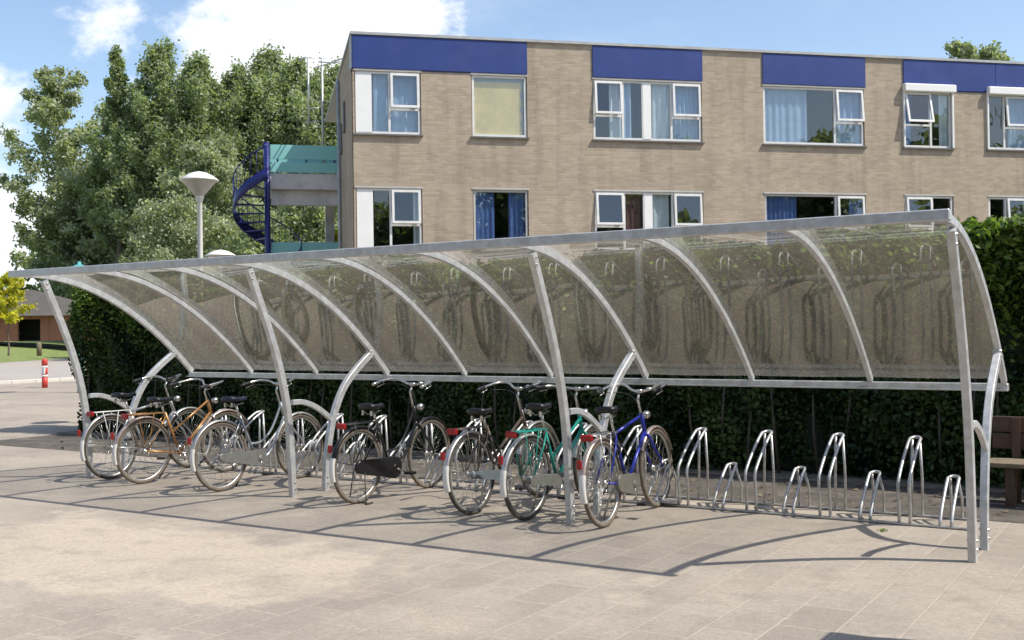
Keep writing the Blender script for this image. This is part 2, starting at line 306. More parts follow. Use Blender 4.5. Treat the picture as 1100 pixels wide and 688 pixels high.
# ================================================================ GROUND
def pavement_mat():
    m = bpy.data.materials.new('paving_tiles'); m.use_nodes = True; t = m.node_tree; b = t.nodes['Principled BSDF']; b.inputs['Roughness'].default_value = .9; b.inputs['Specular IOR Level'].default_value = .25
    nn = t.nodes.new; lk = t.links.new
    co = nn('ShaderNodeTexCoord'); sp = nn('ShaderNodeSeparateXYZ'); lk(co.outputs['Object'], sp.inputs[0]); cb = nn('ShaderNodeCombineXYZ'); lk(sp.outputs[1], cb.inputs[0]); lk(sp.outputs[0], cb.inputs[1])
    br = nn('ShaderNodeTexBrick'); lk(cb.outputs[0], br.inputs[0]); br.inputs['Scale'].default_value = 1; br.inputs['Brick Width'].default_value = .47; br.inputs['Row Height'].default_value = .31; br.inputs['Mortar Size'].default_value = .009; br.inputs['Mortar Smooth'].default_value = .8
    br.inputs['Color1'].default_value = (.285, .245, .201, 1); br.inputs['Color2'].default_value = (.350, .304, .252, 1); br.inputs['Mortar'].default_value = (.44, .375, .29, 1); br.inputs['Bias'].default_value = 0
    def noise(s, d=8, r=.65, src=None):
        n = nn('ShaderNodeTexNoise'); n.inputs['Scale'].default_value = s; n.inputs['Detail'].default_value = d; n.inputs['Roughness'].default_value = r; lk(co.outputs['Object'], n.inputs[0]); return n.outputs[0]
    def mr(s, a, b_, c, d):
        n = nn('ShaderNodeMapRange'); lk(s, n.inputs[0]); n.inputs[1].default_value = a; n.inputs[2].default_value = b_; n.inputs[3].default_value = c; n.inputs[4].default_value = d; return n.outputs[0]
    def mix(f, a, b_):
        n = nn('ShaderNodeMixRGB'); lk(f, n.inputs[0])
        for i, q in ((1, a), (2, b_)):
            if isinstance(q, tuple): n.inputs[i].default_value = (*q, 1)
            else: lk(q, n.inputs[i])
        return n.outputs[0]
    # sand swept over the slabs
    c = mix(mr(noise(.55, 10, .6), .44, .60, 0, .80), br.outputs[0], (.410, .350, .280))
    # a bigger clean sand patch left of the camera
    dist = nn('ShaderNodeVectorMath'); dist.operation = 'DISTANCE'; mp = nn('ShaderNodeMapping'); mp.inputs['Scale'].default_value = (.30, .62, 1); lk(co.outputs['Object'], mp.inputs[0]); lk(mp.outputs[0], dist.inputs[0]); dist.inputs[1].default_value = (-5.4*.30, -2.6*.62, 0)
    ad = nn('ShaderNodeMath'); ad.operation = 'ADD'; lk(dist.outputs['Value'], ad.inputs[0]); lk(mr(noise(1.3, 6, .5), 0, 1, -.45, .45), ad.inputs[1])
    c = mix(mr(ad.outputs[0], .56, .66, .72, 0), c, (.53, .44, .335))
    c = mix(mr(noise(3.5, 8, .7), .5, .72, 0, .55), c, (.21, .18, .145))
    c = mix(mr(noise(.9, 5, .6), .5, .68, 0, .35), c, (.22, .19, .16))
    c = mix(mr(noise(26, 6, .8), .36, .62, .42, 0), c, (.15, .13, .11))
    c = mix(mr(noise(1.6, 9, .72), .56, .66, 0, .5), c, (.47, .405, .32))
    c = mix(mr(noise(95, 3, .7), .5, .72, 0, .38), c, (.60, .53, .44))
    lk(c, b.inputs['Base Color'])
    bp = nn('ShaderNodeBump'); bp.inputs['Strength'].default_value = .35; bp.inputs['Distance'].default_value = .004; bp.invert = True; lk(br.outputs['Fac'], bp.inputs['Height'])
    bp2 = nn('ShaderNodeBump'); bp2.inputs['Strength'].default_value = .4; bp2.inputs['Distance'].default_value = .004; lk(noise(60, 5, .7), bp2.inputs['Height']); lk(bp.outputs[0], bp2.inputs['Normal']); lk(bp2.outputs[0], b.inputs['Normal'])
    return m
GRASSM = mat('lawn', (.17, .215, .06), .95, 0, .35, 3, .6, 20, dirt=(.16, .17, .06), dscale=.6, damt=.6)
EARTH = mat('open_ground', (.10, .13, .05), 1, 0, .3, .3)
ASPH = mat('pale_asphalt', (.36, .32, .28), .95, 0, .12, .6, .2, 40, dirt=(.28, .25, .22), dscale=.3, damt=.5)
g = MB().quad((-1200, -1200, -.01), (1200, -1200, -.01), (1200, 1200, -.01), (-1200, 1200, -.01)).build('ground', EARTH); tag(g, 'open grassy ground reaching the horizon', 'ground', kind='structure')
pv = MB().quad((-32, -24, 0), (14, -24, 0), (14, 24, 0), (-32, 24, 0)).build('pavement', pavement_mat()); tag(pv, 'pale sandy concrete paving slabs of the square', 'pavement', kind='structure')
rd = MB().quad((-75, -24, -.004), (-32, -24, -.004), (-32, 60, -.004), (-75, 60, -.004)).build('road', ASPH); tag(rd, 'pale access road beyond the square', 'road', kind='structure')
kb = MB()
for i in range(60): kb.box((-32.25, -14+i*.9, -.1), (-31.95, -14+i*.9+.89, .10), bev=.012)
tag(kb.build('kerb', mat('kerb_concrete', (.55, .52, .47), .85, 0, .1, 4)), 'pale concrete kerb between square and road', 'kerb', kind='structure')
SAND = mat('shaded_sandy_gravel', (.085, .073, .06), 1, 0, .35, 4, .9, 70, dirt=(.24, .20, .155), dscale=2.6, damt=.6)  # sandy gravel with the hedge's shade darkened into its colour
tag(MB().quad((-14.2, 1.66, .004), (9, 1.66, .004), (9, 3.3, .004), (-14.2, 3.3, .004)).build('path', SAND), 'strip of sandy gravel behind the cycle racks', 'path', kind='structure')
tag(MB().quad((-14.4, 3.2, .009), (10, 3.2, .009), (10, 4.9, .009), (-14.4, 4.9, .009)).build('soil', SOIL), 'bare soil under the hedge', 'soil', kind='structure')
# bank of grass beyond the road
def bank():
    mb = MB(); A = at(-60, 392, 58); A.z = 0; B = at(140, 384, 84); B.z = 0
    d = (B-A).normalized(); n = Vector((-d.y, d.x, 0)); n = n if n.dot(Vector((fw.x, fw.y, 0))) > 0 else -n
    A = A-d*80; ln = 240; prof = [(0, 0), (1.5, .12), (5, .5), (10, .95), (16, 1.2), (400, 1.25)]
    vs = []; nx = 60
    for i in range(nx+1):
        for k, (q, h) in enumerate(prof):
            p = A+d*(ln*i/nx)+n*q; vs.append((p.x, p.y, h+(.06*math.sin(i*1.7+k) if 0 < k < 5 else 0)))
    k = len(prof); fs = [(i*k+j, (i+1)*k+j, (i+1)*k+j+1, i*k+j+1) for i in range(nx) for j in range(k-1)]
    return mb.add(vs, fs, 0, True).build('grass_bank', GRASSM)
tag(bank(), 'mown grass bank rising beyond the road', 'grass bank', kind='structure')

# ================================================================ BUILDING
PH = .786; P0 = Vector((-16.99, 13.68, 0))
BD = thing('apartment_building', P0, PH, 'tan brick building with blue fascia panels and white framed windows behind the shelter', 'building')
# local axes: x = along facade, y = into the building, z up
cols = dict(A=(.05, 1.76), B=(3.09, 4.59), C=(6.40, 9.53), D=(11.34, 14.46), E=(15.70, 17.28), F=(18.43, 20.05), G=(21.6, 24.7), H=(26.2, 27.8))
floors = [(.72, 2.30), (3.66, 5.26), (6.63, 8.27)]
UW = 30.; T = .28
def wallgrid(mb, u0, u1, z0, z1, holes, y0, y1):
    us = sorted({u0, u1, *[h[0] for h in holes], *[h[1] for h in holes]}); zs = sorted({z0, z1, *[h[2] for h in holes], *[h[3] for h in holes]})
    for i in range(len(us)-1):
        for j in range(len(zs)-1):
            cu, cz = (us[i]+us[i+1])/2, (zs[j]+zs[j+1])/2
            if any(h[0] < cu < h[1] and h[2] < cz < h[3] for h in holes): continue
            a = len(mb.v)
            U0, U1, Z0, Z1 = us[i], us[i+1], zs[j], zs[j+1]
            mb.quad((U0, y0, Z0), (U1, y0, Z0), (U1, y0, Z1), (U0, y0, Z1)); mb.quad((U1, y1, Z0), (U0, y1, Z0), (U0, y1, Z1), (U1, y1, Z1))
    for h in holes:     # reveals
        a, b, c, d = h
        mb.quad((a, y0, c), (a, y1, c), (a, y1, d), (a, y0, d)); mb.quad((b, y1, c), (b, y0, c), (b, y0, d), (b, y1, d)); mb.quad((a, y1, d), (b, y1, d), (b, y0, d), (a, y0, d)); mb.quad((a, y0, c), (b, y0, c), (b, y1, c), (a, y1, c))
holes = [(a, b, z0, z1) for (a, b) in cols.values() for (z0, z1) in floors]
ZT = 9.17
mb = MB(); wallgrid(mb, 0, UW, 0, ZT, holes, 0, T)
D1 = 6.2
sd = [(3.7, 4.6, 6.3, 8.4)]
def side_quads(mb, x, y0, y1, z0, z1): mb.quad((x, y1, z0), (x, y0, z0), (x, y0, z1), (x, y1, z1))
mb.box((0.002, T, 0), (.28, D1, ZT)); mb.box((.28, D1-.25, 0), (1.6, D1, ZT)); mb.box((1.6, D1, 0), (1.85, 12, ZT)); mb.box((1.6, 11.75, 0), (UW, 12, ZT)); mb.box((UW-.28, T, 0), (UW, 11.7, ZT))
mb.build('wall', BRICK, BD)
rf = MB(); rf.box((-.05, -.06, ZT), (UW+.05, 12.05, ZT+.07)); rf.build('roof', COPING, BD)
rm = MB(); rm.quad((.3, 4.2, 0), (UW-.3, 4.2, 0), (UW-.3, 4.2, 9.1), (.3, 4.2, 9.1))
for z in (.02, 2.75, 5.72, 9.0): rm.box((.3, T+.01, z), (UW-.3, 4.2, z+.16))
for u in (2.4, 5.5, 10.4, 15.1, 17.85, 21, 25.4): rm.box((u, T+.01, .1), (u+.12, 4.2, 9))
rm.build('room', ROOM, BD)
for i, (a, b) in enumerate([(0.0, 4.60), (6.40, 9.55), (11.33, 14.50), (15.70, 24.75), (26.2, 29)]):
    f = MB(); n = max(1, round((b-a)/3.2)); st = (b-a)/n
    for k in range(n): f.box((a+k*st+.003, -.035, 8.31), (a+(k+1)*st-.003, -.003, 9.15), bev=.006)
    f.box((a, -.012, 8.285), (b, -.001, 8.3)); f.build('fascia_panel', BLUEP, BD)
f = MB(); f.box((-.035, 0, 8.31), (-.003, .5, 9.15), bev=.005); f.build('corner_trim', COPING, BD)
dp = MB(); dp.tube([(-.06, 4.6, 9.0), (-.06, 4.6, .1)], .05, 8); dp.build('drainpipe', COPING, BD)
for y_, z_ in ((2.6, 7.4), (3.9, 7.0)):
    v_ = MB(); v_.box((-.05, y_, z_-.25), (0, y_+.35, z_+.6)); v_.build('wall_box', SILL, BD)
def curtain(u0, u1, z0, z1, m, par, amp=.03):
    mb = MB(); n = max(8, int((u1-u0)/.035)); vs = []; ph_ = random.random()*6; fr_ = random.uniform(.7, 1.5); amp *= random.uniform(.5, 1.2)
    for i in range(n+1):
        u = u0+(u1-u0)*i/n; y = .17+amp*math.sin(i*1.25*fr_+ph_+1.5*math.sin(i*.11+ph_))+.4*amp*math.sin(i*.47+ph_)
        vs += [(u, y, z0), (u, y, z1)]
    mb.add(vs, [(2*i, 2*i+2, 2*i+3, 2*i+1) for i in range(n)], 0, True).build('curtain', m, par)
def rect_frame(mb, a, b, c, d, wd, y0, y1, mt=None, mi=0):
    mb.box((a, y0, c), (a+wd, y1, d), mi, mt=mt); mb.box((b-wd, y0, c), (b, y1, d), mi, mt=mt); mb.box((a+wd, y0, c), (b-wd, y1, c+wd), mi, mt=mt); mb.box((a+wd, y0, d-wd), (b-wd, y1, d), mi, mt=mt)
def window(key, fl, secs, curt, sashrow=.36, shutter=False):
    a, b = cols[key]; z0, z1 = floors[fl]; a0, b0 = a, b
    a += .02; b -= .02; z0 += .02; z1 -= .02
    fr = MB(); rect_frame(fr, a, b, z0, z1, .055, .03, .10)
    fr.box((a-.06, -.07, z0-.06), (b+.06, .03, z0-.022), 1)
    fo = fr.build('window', [FRAMEW if fl == 2 or key in 'ACEF' else FRAMEG, SILL], BD)
    W = b-a
    for (s, e, kind) in secs:
        u, v = a+s*W, a+e*W
        if kind == 'panel':
            p = MB(); p.box((u, .02, z0+.03), (v, .07, z1-.03), bev=.004); p.build('white_panel', WPANEL, fo); continue
        m_ = MB()
        if e < .99: m_.box((v-.03, .028, z0+.03), (v+.03, .102, z1-.03))
        if kind == 'sash':
            zt = z0+(z1-z0)*.40; m_.box((u, .03, zt-.03), (v, .10, zt+.03))
        if m_.v: m_.build('mullion', FRAMEW, fo)
        p = MB()
        if kind == 'sash':
            p.box((u+.02, .06, z0+.05), (v-.02, .068, zt-.03)); p.build('pane', PANE, fo)
            H = z1-.04; piv = Vector(((u+v)/2, .02, H)); ang = R(random.uniform(2.5, 5.5)) if (key, fl) not in (('E', 2),) else R(12)
            mt = Matrix.Translation(piv)@Matrix.Rotation(-ang, 4, 'X')@Matrix.Translation(-piv)
            s_ = MB(); rect_frame(s_, u+.03, v-.03, zt+.03, H, .06, -.03, .02, mt); so = s_.build('sash', FRAMEW, fo)
            q = MB(); q.box((u+.085, -.008, zt+.08), (v-.085, -.002, H-.05), mt=mt); q.build('pane', PANE, so)
        else:
            p.box((u+.03, .06, z0+.05), (v-.02, .068, z1-.05)); p.build('pane', PANE, fo)
    for (s, e, m__, zz) in curt:
        curtain(a+s*W, a+e*W, z0+(z1-z0)*zz, z1-.02, m__, fo)
    if shutter:
        h = MB(); h.box((a0-.03, -.17, z1-.02), (b0+.05, -.002, z1+.20), bev=.02); h.box((a0-.02, -.06, z0), (a0+.03, -.002, z1-.02)); h.box((b0-.03, -.06, z0), (b0+.02, -.002, z1-.02)); h.build('roller_shutter', WPANEL, fo)
    else:
        h = MB(); h.box((a0-.02, -.02, z1+.005), (b0+.02, .03, z1+.05)); h.build('lintel_trim', FRAMEG, fo)
for fl in (0, 1, 2):
    window('A', fl, [(0, .25, 'panel'), (.25, .52, 'fix'), (.52, 1, 'sash')], [(.26, .5, CURT_B, 0), (.55, 1, CURT_B, 0)] if fl == 2 else [(.88, 1, CURT_W, 0)])
    window('B', fl, [(0, 1, 'fix')], [] if fl == 2 else [(.05, .4, CURT_D, 0), (.66, .98, CURT_D, 0)])
    window('C', fl, [(0, .27, 'sash'), (.27, .455, 'fix'), (.455, .53, 'panel'), (.53, .72, 'fix'), (.72, 1, 'sash')], [(.28, .36, CURT_B, 0), (.54, .72, CURT_W, 0), (.73, .99, CURT_B, 0), (.16, .27, CURT_W, 0)] if fl == 2 else [(.30, .45, CURT_R, 0), (.54, .70, CURT_W, 0)])
    window('D', fl, [(0, .71, 'fix'), (.71, 1, 'sash')], [(.02, .45, CURT_B, 0), (.74, .99, CURT_B, 0)] if fl == 2 else [(.02, .33, CURT_D, 0), (.86, .99, CURT_D, 0)])
    window('E', fl, [(0, .57, 'sash'), (.57, 1, 'fix')], [(.0, .2, CURT_D, 0), (.8, 1, CURT_W, 0)] if fl == 2 else [], shutter=fl == 2)
    window('F', fl, [(0, .36, 'fix'), (.36, 1, 'sash')], [(.5, 1, CURT_B, 0)] if fl == 2 else [(.8, 1, CURT_W, 0)], shutter=fl == 2)
    window('G', fl, [(0, .71, 'fix'), (.71, 1, 'sash')], [(.02, .3, CURT_B, 0)])
    window('H', fl, [(0, .57, 'sash'), (.57, 1, 'fix')], [(.7, 1, CURT_W, 0)])
a, b = cols['B']; bl = MB(); n = 9; z0, z1 = floors[2]; zz = z0+.1
for i in range(n+2): bl.box((a+.07, .10, z0+.06+i*.128), (b-.12-.02*(i % 3), .106, z0+.06+(i+1)*.128))
bl.build('paper_blind', BLIND, BD)
bl = MB(); bl.box((a+.05, .15, z0+.04), (b-.08, .16, z1-.04)); bl.build('white_blind', CURT_W, BD)
# gallery (balcony) at the end wall, k = 5.5 .. 7
GL = thing('access_gallery', (P0+Matrix.Rotation(PH, 3, 'Z')@Vector((0, 5.5, 0))), PH, 'concrete access gallery with teal board railings beside the stairs', 'balcony')
def gbox(name, a, b, m, bev=.01): q = MB(); q.box(a, b, bev=bev); return q.build(name, m, GL)
for zz in (2.95, 5.88):
    gbox('slab', (-2.06, 0, zz), (-.005, 1.7, zz+.48), CONC); gbox('beam', (-2.02, .22, zz-.45), (-.005, .5, zz-.003), CONC)
    gbox('slab_edge', (-2.06, 1.72, zz+.1), (1.595, 3.2, zz+.4), CONC)
    gbox('railing_board', (-2.04, -.05, zz+.90), (-.008, -.01, zz+1.33), TEAL, .006); gbox('railing_board', (-2.04, -.05, zz+.50), (-.008, -.01, zz+.81), TEAL, .006)
    for u in (-1.85, -1.0, -.15): gbox('railing_post', (u, -.009, zz+.484), (u+.05, .03, zz+1.25), BLUEM, .004)
    gbox('railing_board', (-2.04, 1.74, zz+.95), (.9, 1.78, zz+1.25), TEAL, .006)
gbox('pillar', (-.33, 1.73, 0), (-.05, 1.95, 5.9), CONC)
gbox('pillar', (-1.0, 2.3, 0), (-.75, 2.55, 2.9), CONC)
# spiral stairs
SP = P0+Matrix.Rotation(PH, 3, 'Z')@Vector((-2.14, 5.35, 0))
ST = thing('spiral_staircase', SP, PH, 'dark blue steel spiral staircase at the end of the tan brick building', 'staircase')
q = MB(); q.tube([(0, 0, 0), (0, 0, 7.25)], .085, 12); q.build('newel_post', BLUEM, ST)
RAD = .98; ztop = 6.2; pit = .93/(math.pi/2)
def hel(th, r, dz): return Vector((-r*math.sin(th), -r*math.cos(th), ztop-pit*th+dz))
tmax = ztop/pit-.25
S = [tmax*i/110 for i in range(111)]
q = MB(); vs = []
for t_ in S:
    for r_, dz in ((RAD, -.16), (RAD, .17), (RAD+.02, .17), (RAD+.02, -.16)): vs.append(hel(t_, r_, dz))
q.add(vs, [(i*4+j, i*4+(j+1) % 4, (i+1)*4+(j+1) % 4, (i+1)*4+j) for i in range(110) for j in range(4)], 0, True); q.build('stringer', BLUEM, ST)
q = MB(); q.tube([hel(t_, RAD+.01, .82) for t_ in S], .022, 6); q.build('handrail', BLUEM, ST)
nst = int(tmax/.40)
for i in range(nst):
    t_ = .2+i*.40; q = MB(); p = [hel(t_-.24, RAD, 0), hel(t_+.24, RAD, 0)]; z = hel(t_, 1, -.03).z
    c0 = [(p_.x*.1, p_.y*.1) for p_ in p]
    vs = [(c0[0][0], c0[0][1], z), (p[0].x, p[0].y, z), (p[1].x, p[1].y, z), (c0[1][0], c0[1][1], z)]; vs += [(x, y, z+.04) for x, y, _ in vs]
    q.add(vs, [(0, 1, 2, 3), (7, 6, 5, 4), (0, 4, 5, 1), (1, 5, 6, 2), (2, 6, 7, 3), (3, 7, 4, 0)]); q.build('tread', BLUEM, ST)
for i in range(int(tmax/.2)):
    t_ = .1+i*.2; q = MB(); q.tube([hel(t_, RAD+.01, .1), hel(t_, RAD+.01, .82)], .009, 4); q.build('baluster', BLUEM, ST)
# aerials
AN = thing('aerial_mast', P0+Matrix.Rotation(PH, 3, 'Z')@Vector((-.45, 5.9, 6.36)), PH, 'pale metal television aerial mast with arms on the gallery by the roof', 'antenna')
def gt(name, pts, r, par, m=ANT): q = MB(); q.tube(pts, r, 6); return q.build(name, m, par)
gt('mast', [(0, 0, 0), (0, 0, 3.62)], .035, AN)
gt('mast', [(-.42, 0, 1.55), (-.42, 0, 3.60)], .028, AN)
gt('arm', [(-.5, 0, 2.05), (.05, 0, 2.1)], .018, AN); gt('arm', [(-.55, 0, 1.62), (.05, 0, 1.68)], .018, AN); gt('arm', [(-.12, 0, 3.5), (.35, -.3, 3.42), (.42, -2.2, 3.0)], .02, AN)
gt('arm', [(-.22, 0, 3.32), (.2, -.5, 3.35), (.42, -3, 2.9)], .02, AN); gt('arm', [(-.7, 0, 3.5), (-.6, 0, 3.6), (-.3, 0, 3.62), (-.2, 0, 3.62)], .02, AN); gt('arm', [(-.1, 0, 3.62), (.12, 0, 3.62)], .025, AN)
for z in (1.0, 1.5, 2.3): gt('arm', [(-.12, 0, z), (.14, 0, z)], .015, AN)

# ================================================================ TREES
def tree(name, base, h, cw, kind, label, n=15000, leaf=.16, lm=None, seed=0, cat='tree', group=None, low=.08, bark=None, clump=1.0, trunk=.2, nb=34):
    rs = np.random.default_rng(seed+100); rd_ = random.Random(seed)
    root = thing(name, base, 0, label, cat, group)
    h *= 1.04; mb = MB(); top = h*.93; lean = rd_.uniform(-.03, .03)*h
    tp = [(lean*(i/8)**1.5+rd_.uniform(-.02, .02)*h*.3, rd_.uniform(-.01, .01)*h, top*i/8) for i in range(9)]; tp[0] = (0, 0, -.05)
    mb.tube(smooth_path(tp, 3), [trunk*(1-.9*i/24) for i in range(25)], 7)
    cl = []
    for i in range(nb):
        f = low+(1-low)*(i+.5)/nb; z = top*f*.98; a = i*2.4+rd_.uniform(-.5, .5)
        if kind == 'narrow': rad = cw*.5*1.22*max(.15, (1-max(0, (f-.48)/.52)**1.6))
        elif kind == 'bush': rad = cw*.5*math.sqrt(max(.05, 1-(f*.95)**2))
        else: rad = cw*.5*(math.sin(math.pi*min(.97, f*.85+.10))**.7)
        rad *= rd_.uniform(.55, 1.12)
        j = min(8, int(f*8)); bx, by = tp[j][0], tp[j][1]
        rise = (.9 if kind == 'narrow' else .35)*rad*rd_.uniform(.4, 1.2)
        e = Vector((bx+math.cos(a)*rad, by+math.sin(a)*rad, z+rise)); s = Vector((bx, by, max(.2, z-rad*.25)))
        mid = s.lerp(e, .5)+Vector((0, 0, rad*.08))
        mb.tube([s, mid, e], [trunk*.28*(1-f*.6), trunk*.17*(1-f*.6), trunk*.05], 4)
        for q_ in range(5):
            t_ = (.35, .6, .8, 1, 1.05)[q_]; c = s.lerp(e, t_); sg = (.30, .26, .26, .22, .2)[q_]*clump*(cw*.17+.18)
            cl.append((c.x+rd_.uniform(-.3, .3)*rad*.5, c.y+rd_.uniform(-.3, .3)*rad*.5, c.z+rd_.uniform(-.15, .25)*rad*.5, sg, rd_.random()))
    cl.append((tp[8][0], tp[8][1], top, .3*clump*(cw*.12+.12), .5))
    mb.build('trunk', bark or BARK, root)
    cl = np.array(cl); wts = cl[:, 3]**1.6; wts /= wts.sum(); idx = rs.choice(len(cl), n, p=wts)
    P = cl[idx, :3]+rs.normal(size=(n, 3))*cl[idx, 3:4]*np.array([.85, .85, 1.3] if kind == 'narrow' else [.9, .9, .8]); P[:, 2] = np.clip(P[:, 2], .05, h*1.02)
    nr = rs.normal(size=(n, 3))+np.array([0, 0, .55])
    quads('crown', P, leaf*rs.uniform(.6, 1.25, n), nr, lm, root, np.clip(.35*rs.random(n)+.65*cl[idx, 4]*rs.uniform(.7, 1.3, n), 0, 1))
    return root
LP1 = leafmat('silver_poplar_leaves', (.135, .165, .09), (.50, .51, .38), .42)
LP2 = leafmat('poplar_leaves', (.13, .17, .085), (.42, .45, .30), .45)
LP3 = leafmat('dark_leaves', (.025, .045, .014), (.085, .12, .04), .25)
LP4 = leafmat('yellow_leaves', (.34, .34, .035), (.62, .54, .06), .5)
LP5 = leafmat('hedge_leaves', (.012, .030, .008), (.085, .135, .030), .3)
LP6 = leafmat('hedge_top_leaves', (.06, .115, .02), (.20, .27, .05), .45)  # lighter green that paints sunlight on the hedge; weeds use it too
def T_(px, top, dep, cwpx, kind, label, lm, n=15000, seed=0, name='poplar_tree', **kw):
    b_ = at(px, 358, dep); zt = at(px, top, dep).z
    return tree(name, (b_.x, b_.y, 0), zt, cwpx*dep/FPX, kind, label, n, lm=lm, seed=seed, group='trees behind the shelter', **kw)
T_(68, 66, 104, 130, 'round', 'loose silvery tree with open branches, leftmost behind the shelter', LP1, 17000, 1, 'white_poplar', bark=BARKL, leaf=0.26, nb=34, low=.30, trunk=0.47, clump=.8)
T_(145, 108, 100, 150, 'round', 'silvery tree with a pale trunk left of the white lamp', LP1, 42000, 2, 'white_poplar', bark=BARKL, leaf=0.23, low=.14, trunk=0.37, nb=44)
T_(132, 42, 93, 48, 'narrow', 'slender dark poplar whose tip stands alone against the cloud', LP2, 17000, 3, low=.3, leaf=0.205, trunk=0.37)
T_(174, 40, 93, 96, 'narrow', 'narrow poplar just right of the slender one, highest of the row', LP2, 32000, 4, leaf=0.205, clump=.95, nb=64, trunk=0.37)
T_(216, 60, 92, 115, 'narrow', 'poplar rising above the white lamp head', LP2, 42000, 5, leaf=0.205, clump=.95, nb=64, trunk=0.38)
T_(252, 74, 98, 105, 'narrow', 'slightly lower poplar left of the spiral stairs', LP2, 42000, 6, leaf=0.205, clump=.95, nb=64, trunk=0.41)
T_(290, 52, 98, 128, 'narrow', 'broad poplar above the teal railing', LP2, 48000, 7, leaf=0.205, clump=.95, nb=64, trunk=0.41)
T_(326, 60, 95, 102, 'narrow', 'poplar behind the aerial mast', LP2, 40000, 8, leaf=0.205, clump=.95, nb=64, trunk=0.37)
T_(362, 72, 93, 144, 'narrow', 'poplar partly hidden by the end wall of the brick building', LP2, 40000, 9, leaf=0.205, clump=.95, nb=64, trunk=0.37)
T_(228, 150, 72, 130, 'round', 'silvery leafy tree below the poplars behind the lamp', LP1, 38000, 10, 'white_poplar', leaf=0.16, nb=44, trunk=0.33)
T_(78, 190, 102, 95, 'round', 'bushy silvery tree low at the left edge of the trees', LP1, 15000, 11, 'white_poplar', leaf=0.25, nb=36, low=.3, trunk=0.24)
T_(345, 190, 62, 110, 'round', 'green tree seen under the access gallery', LP2, 18000, 12, 'broadleaf_tree', leaf=0.16, trunk=0.30)
T_(195, 218, 68, 150, 'bush', 'pale flowering bush under the trees behind the lamp pole', LP1, 26000, 13, 'bush', leaf=0.14, nb=40, trunk=0.12)
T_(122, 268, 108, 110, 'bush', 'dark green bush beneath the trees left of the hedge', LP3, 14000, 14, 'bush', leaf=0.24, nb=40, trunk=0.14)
T_(357, 246, 38, 30, 'bush', 'yellow green bush under the access gallery', LP4, 2500, 15, 'bush', leaf=.12, nb=16, trunk=.04)
T_(285, 225, 60, 120, 'bush', 'green bush behind the foot of the spiral stairs', LP2, 14000, 16, 'bush', leaf=0.15, nb=34, trunk=0.12)
for i, (px, tp_, d_, w_) in enumerate([(78, 250, 122, 120), (135, 150, 125, 150), (235, 130, 118, 170), (330, 130, 115, 130)]):
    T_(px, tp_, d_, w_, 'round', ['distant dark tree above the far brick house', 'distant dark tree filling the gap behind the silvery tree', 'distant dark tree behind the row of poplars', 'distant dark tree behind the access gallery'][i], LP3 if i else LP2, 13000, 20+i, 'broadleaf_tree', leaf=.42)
T_(1046, 36, 72, 100, 'round', 'treetop left of two above the blue fascia roofline', LP1, 10000, 31, 'white_poplar', leaf=.22, low=.3)
T_(1082, 40, 72, 100, 'round', 'treetop right of two above the blue fascia roofline', LP1, 9000, 32, 'white_poplar', leaf=.22, low=.3)
# young yellow tree on the bank
b_ = at(9, 375, 62); tt = at(9, 286, 62)
tree('young_tree', (b_.x, b_.y, .5), tt.z-.8, 2.4, 'round', 'young yellow green tree on the grass bank at the left edge', 2300, .16, LP4, 40, low=.42, trunk=.06, nb=20, clump=.8)
# unseen trees added behind the camera for roof panels and windows to reflect
PB = []; VB = []
for i in range(46):
    c = np.array([-32+i*2.4, -27+2*math.sin(i*1.9), 0]) if i < 27 else np.array([34+2*math.sin(i), -26+(i-27)*3.0, 0]); h = (8.8 if c[0] < 8 else 12.4)+1.6*math.sin(i*2.3)
    for k in range(9):
        m_ = 320; cc_ = c+np.array([random.uniform(-1.2, 1.2), random.uniform(-1, 1), h*(k+.6)/9]); PB.append(cc_+rng.normal(size=(m_, 3))*np.array([1.1, .8, .75])); VB.append(np.full(m_, random.random()))
PB = np.concatenate(PB); PB[:, 2] = np.abs(PB[:, 2])
tag(quads('reflected_tree_belt', PB, .46, rng.normal(size=(len(PB), 3)), LP2, None, np.concatenate(VB)), 'unseen belt of trees added behind the camera for reflections', 'trees', kind='stuff')

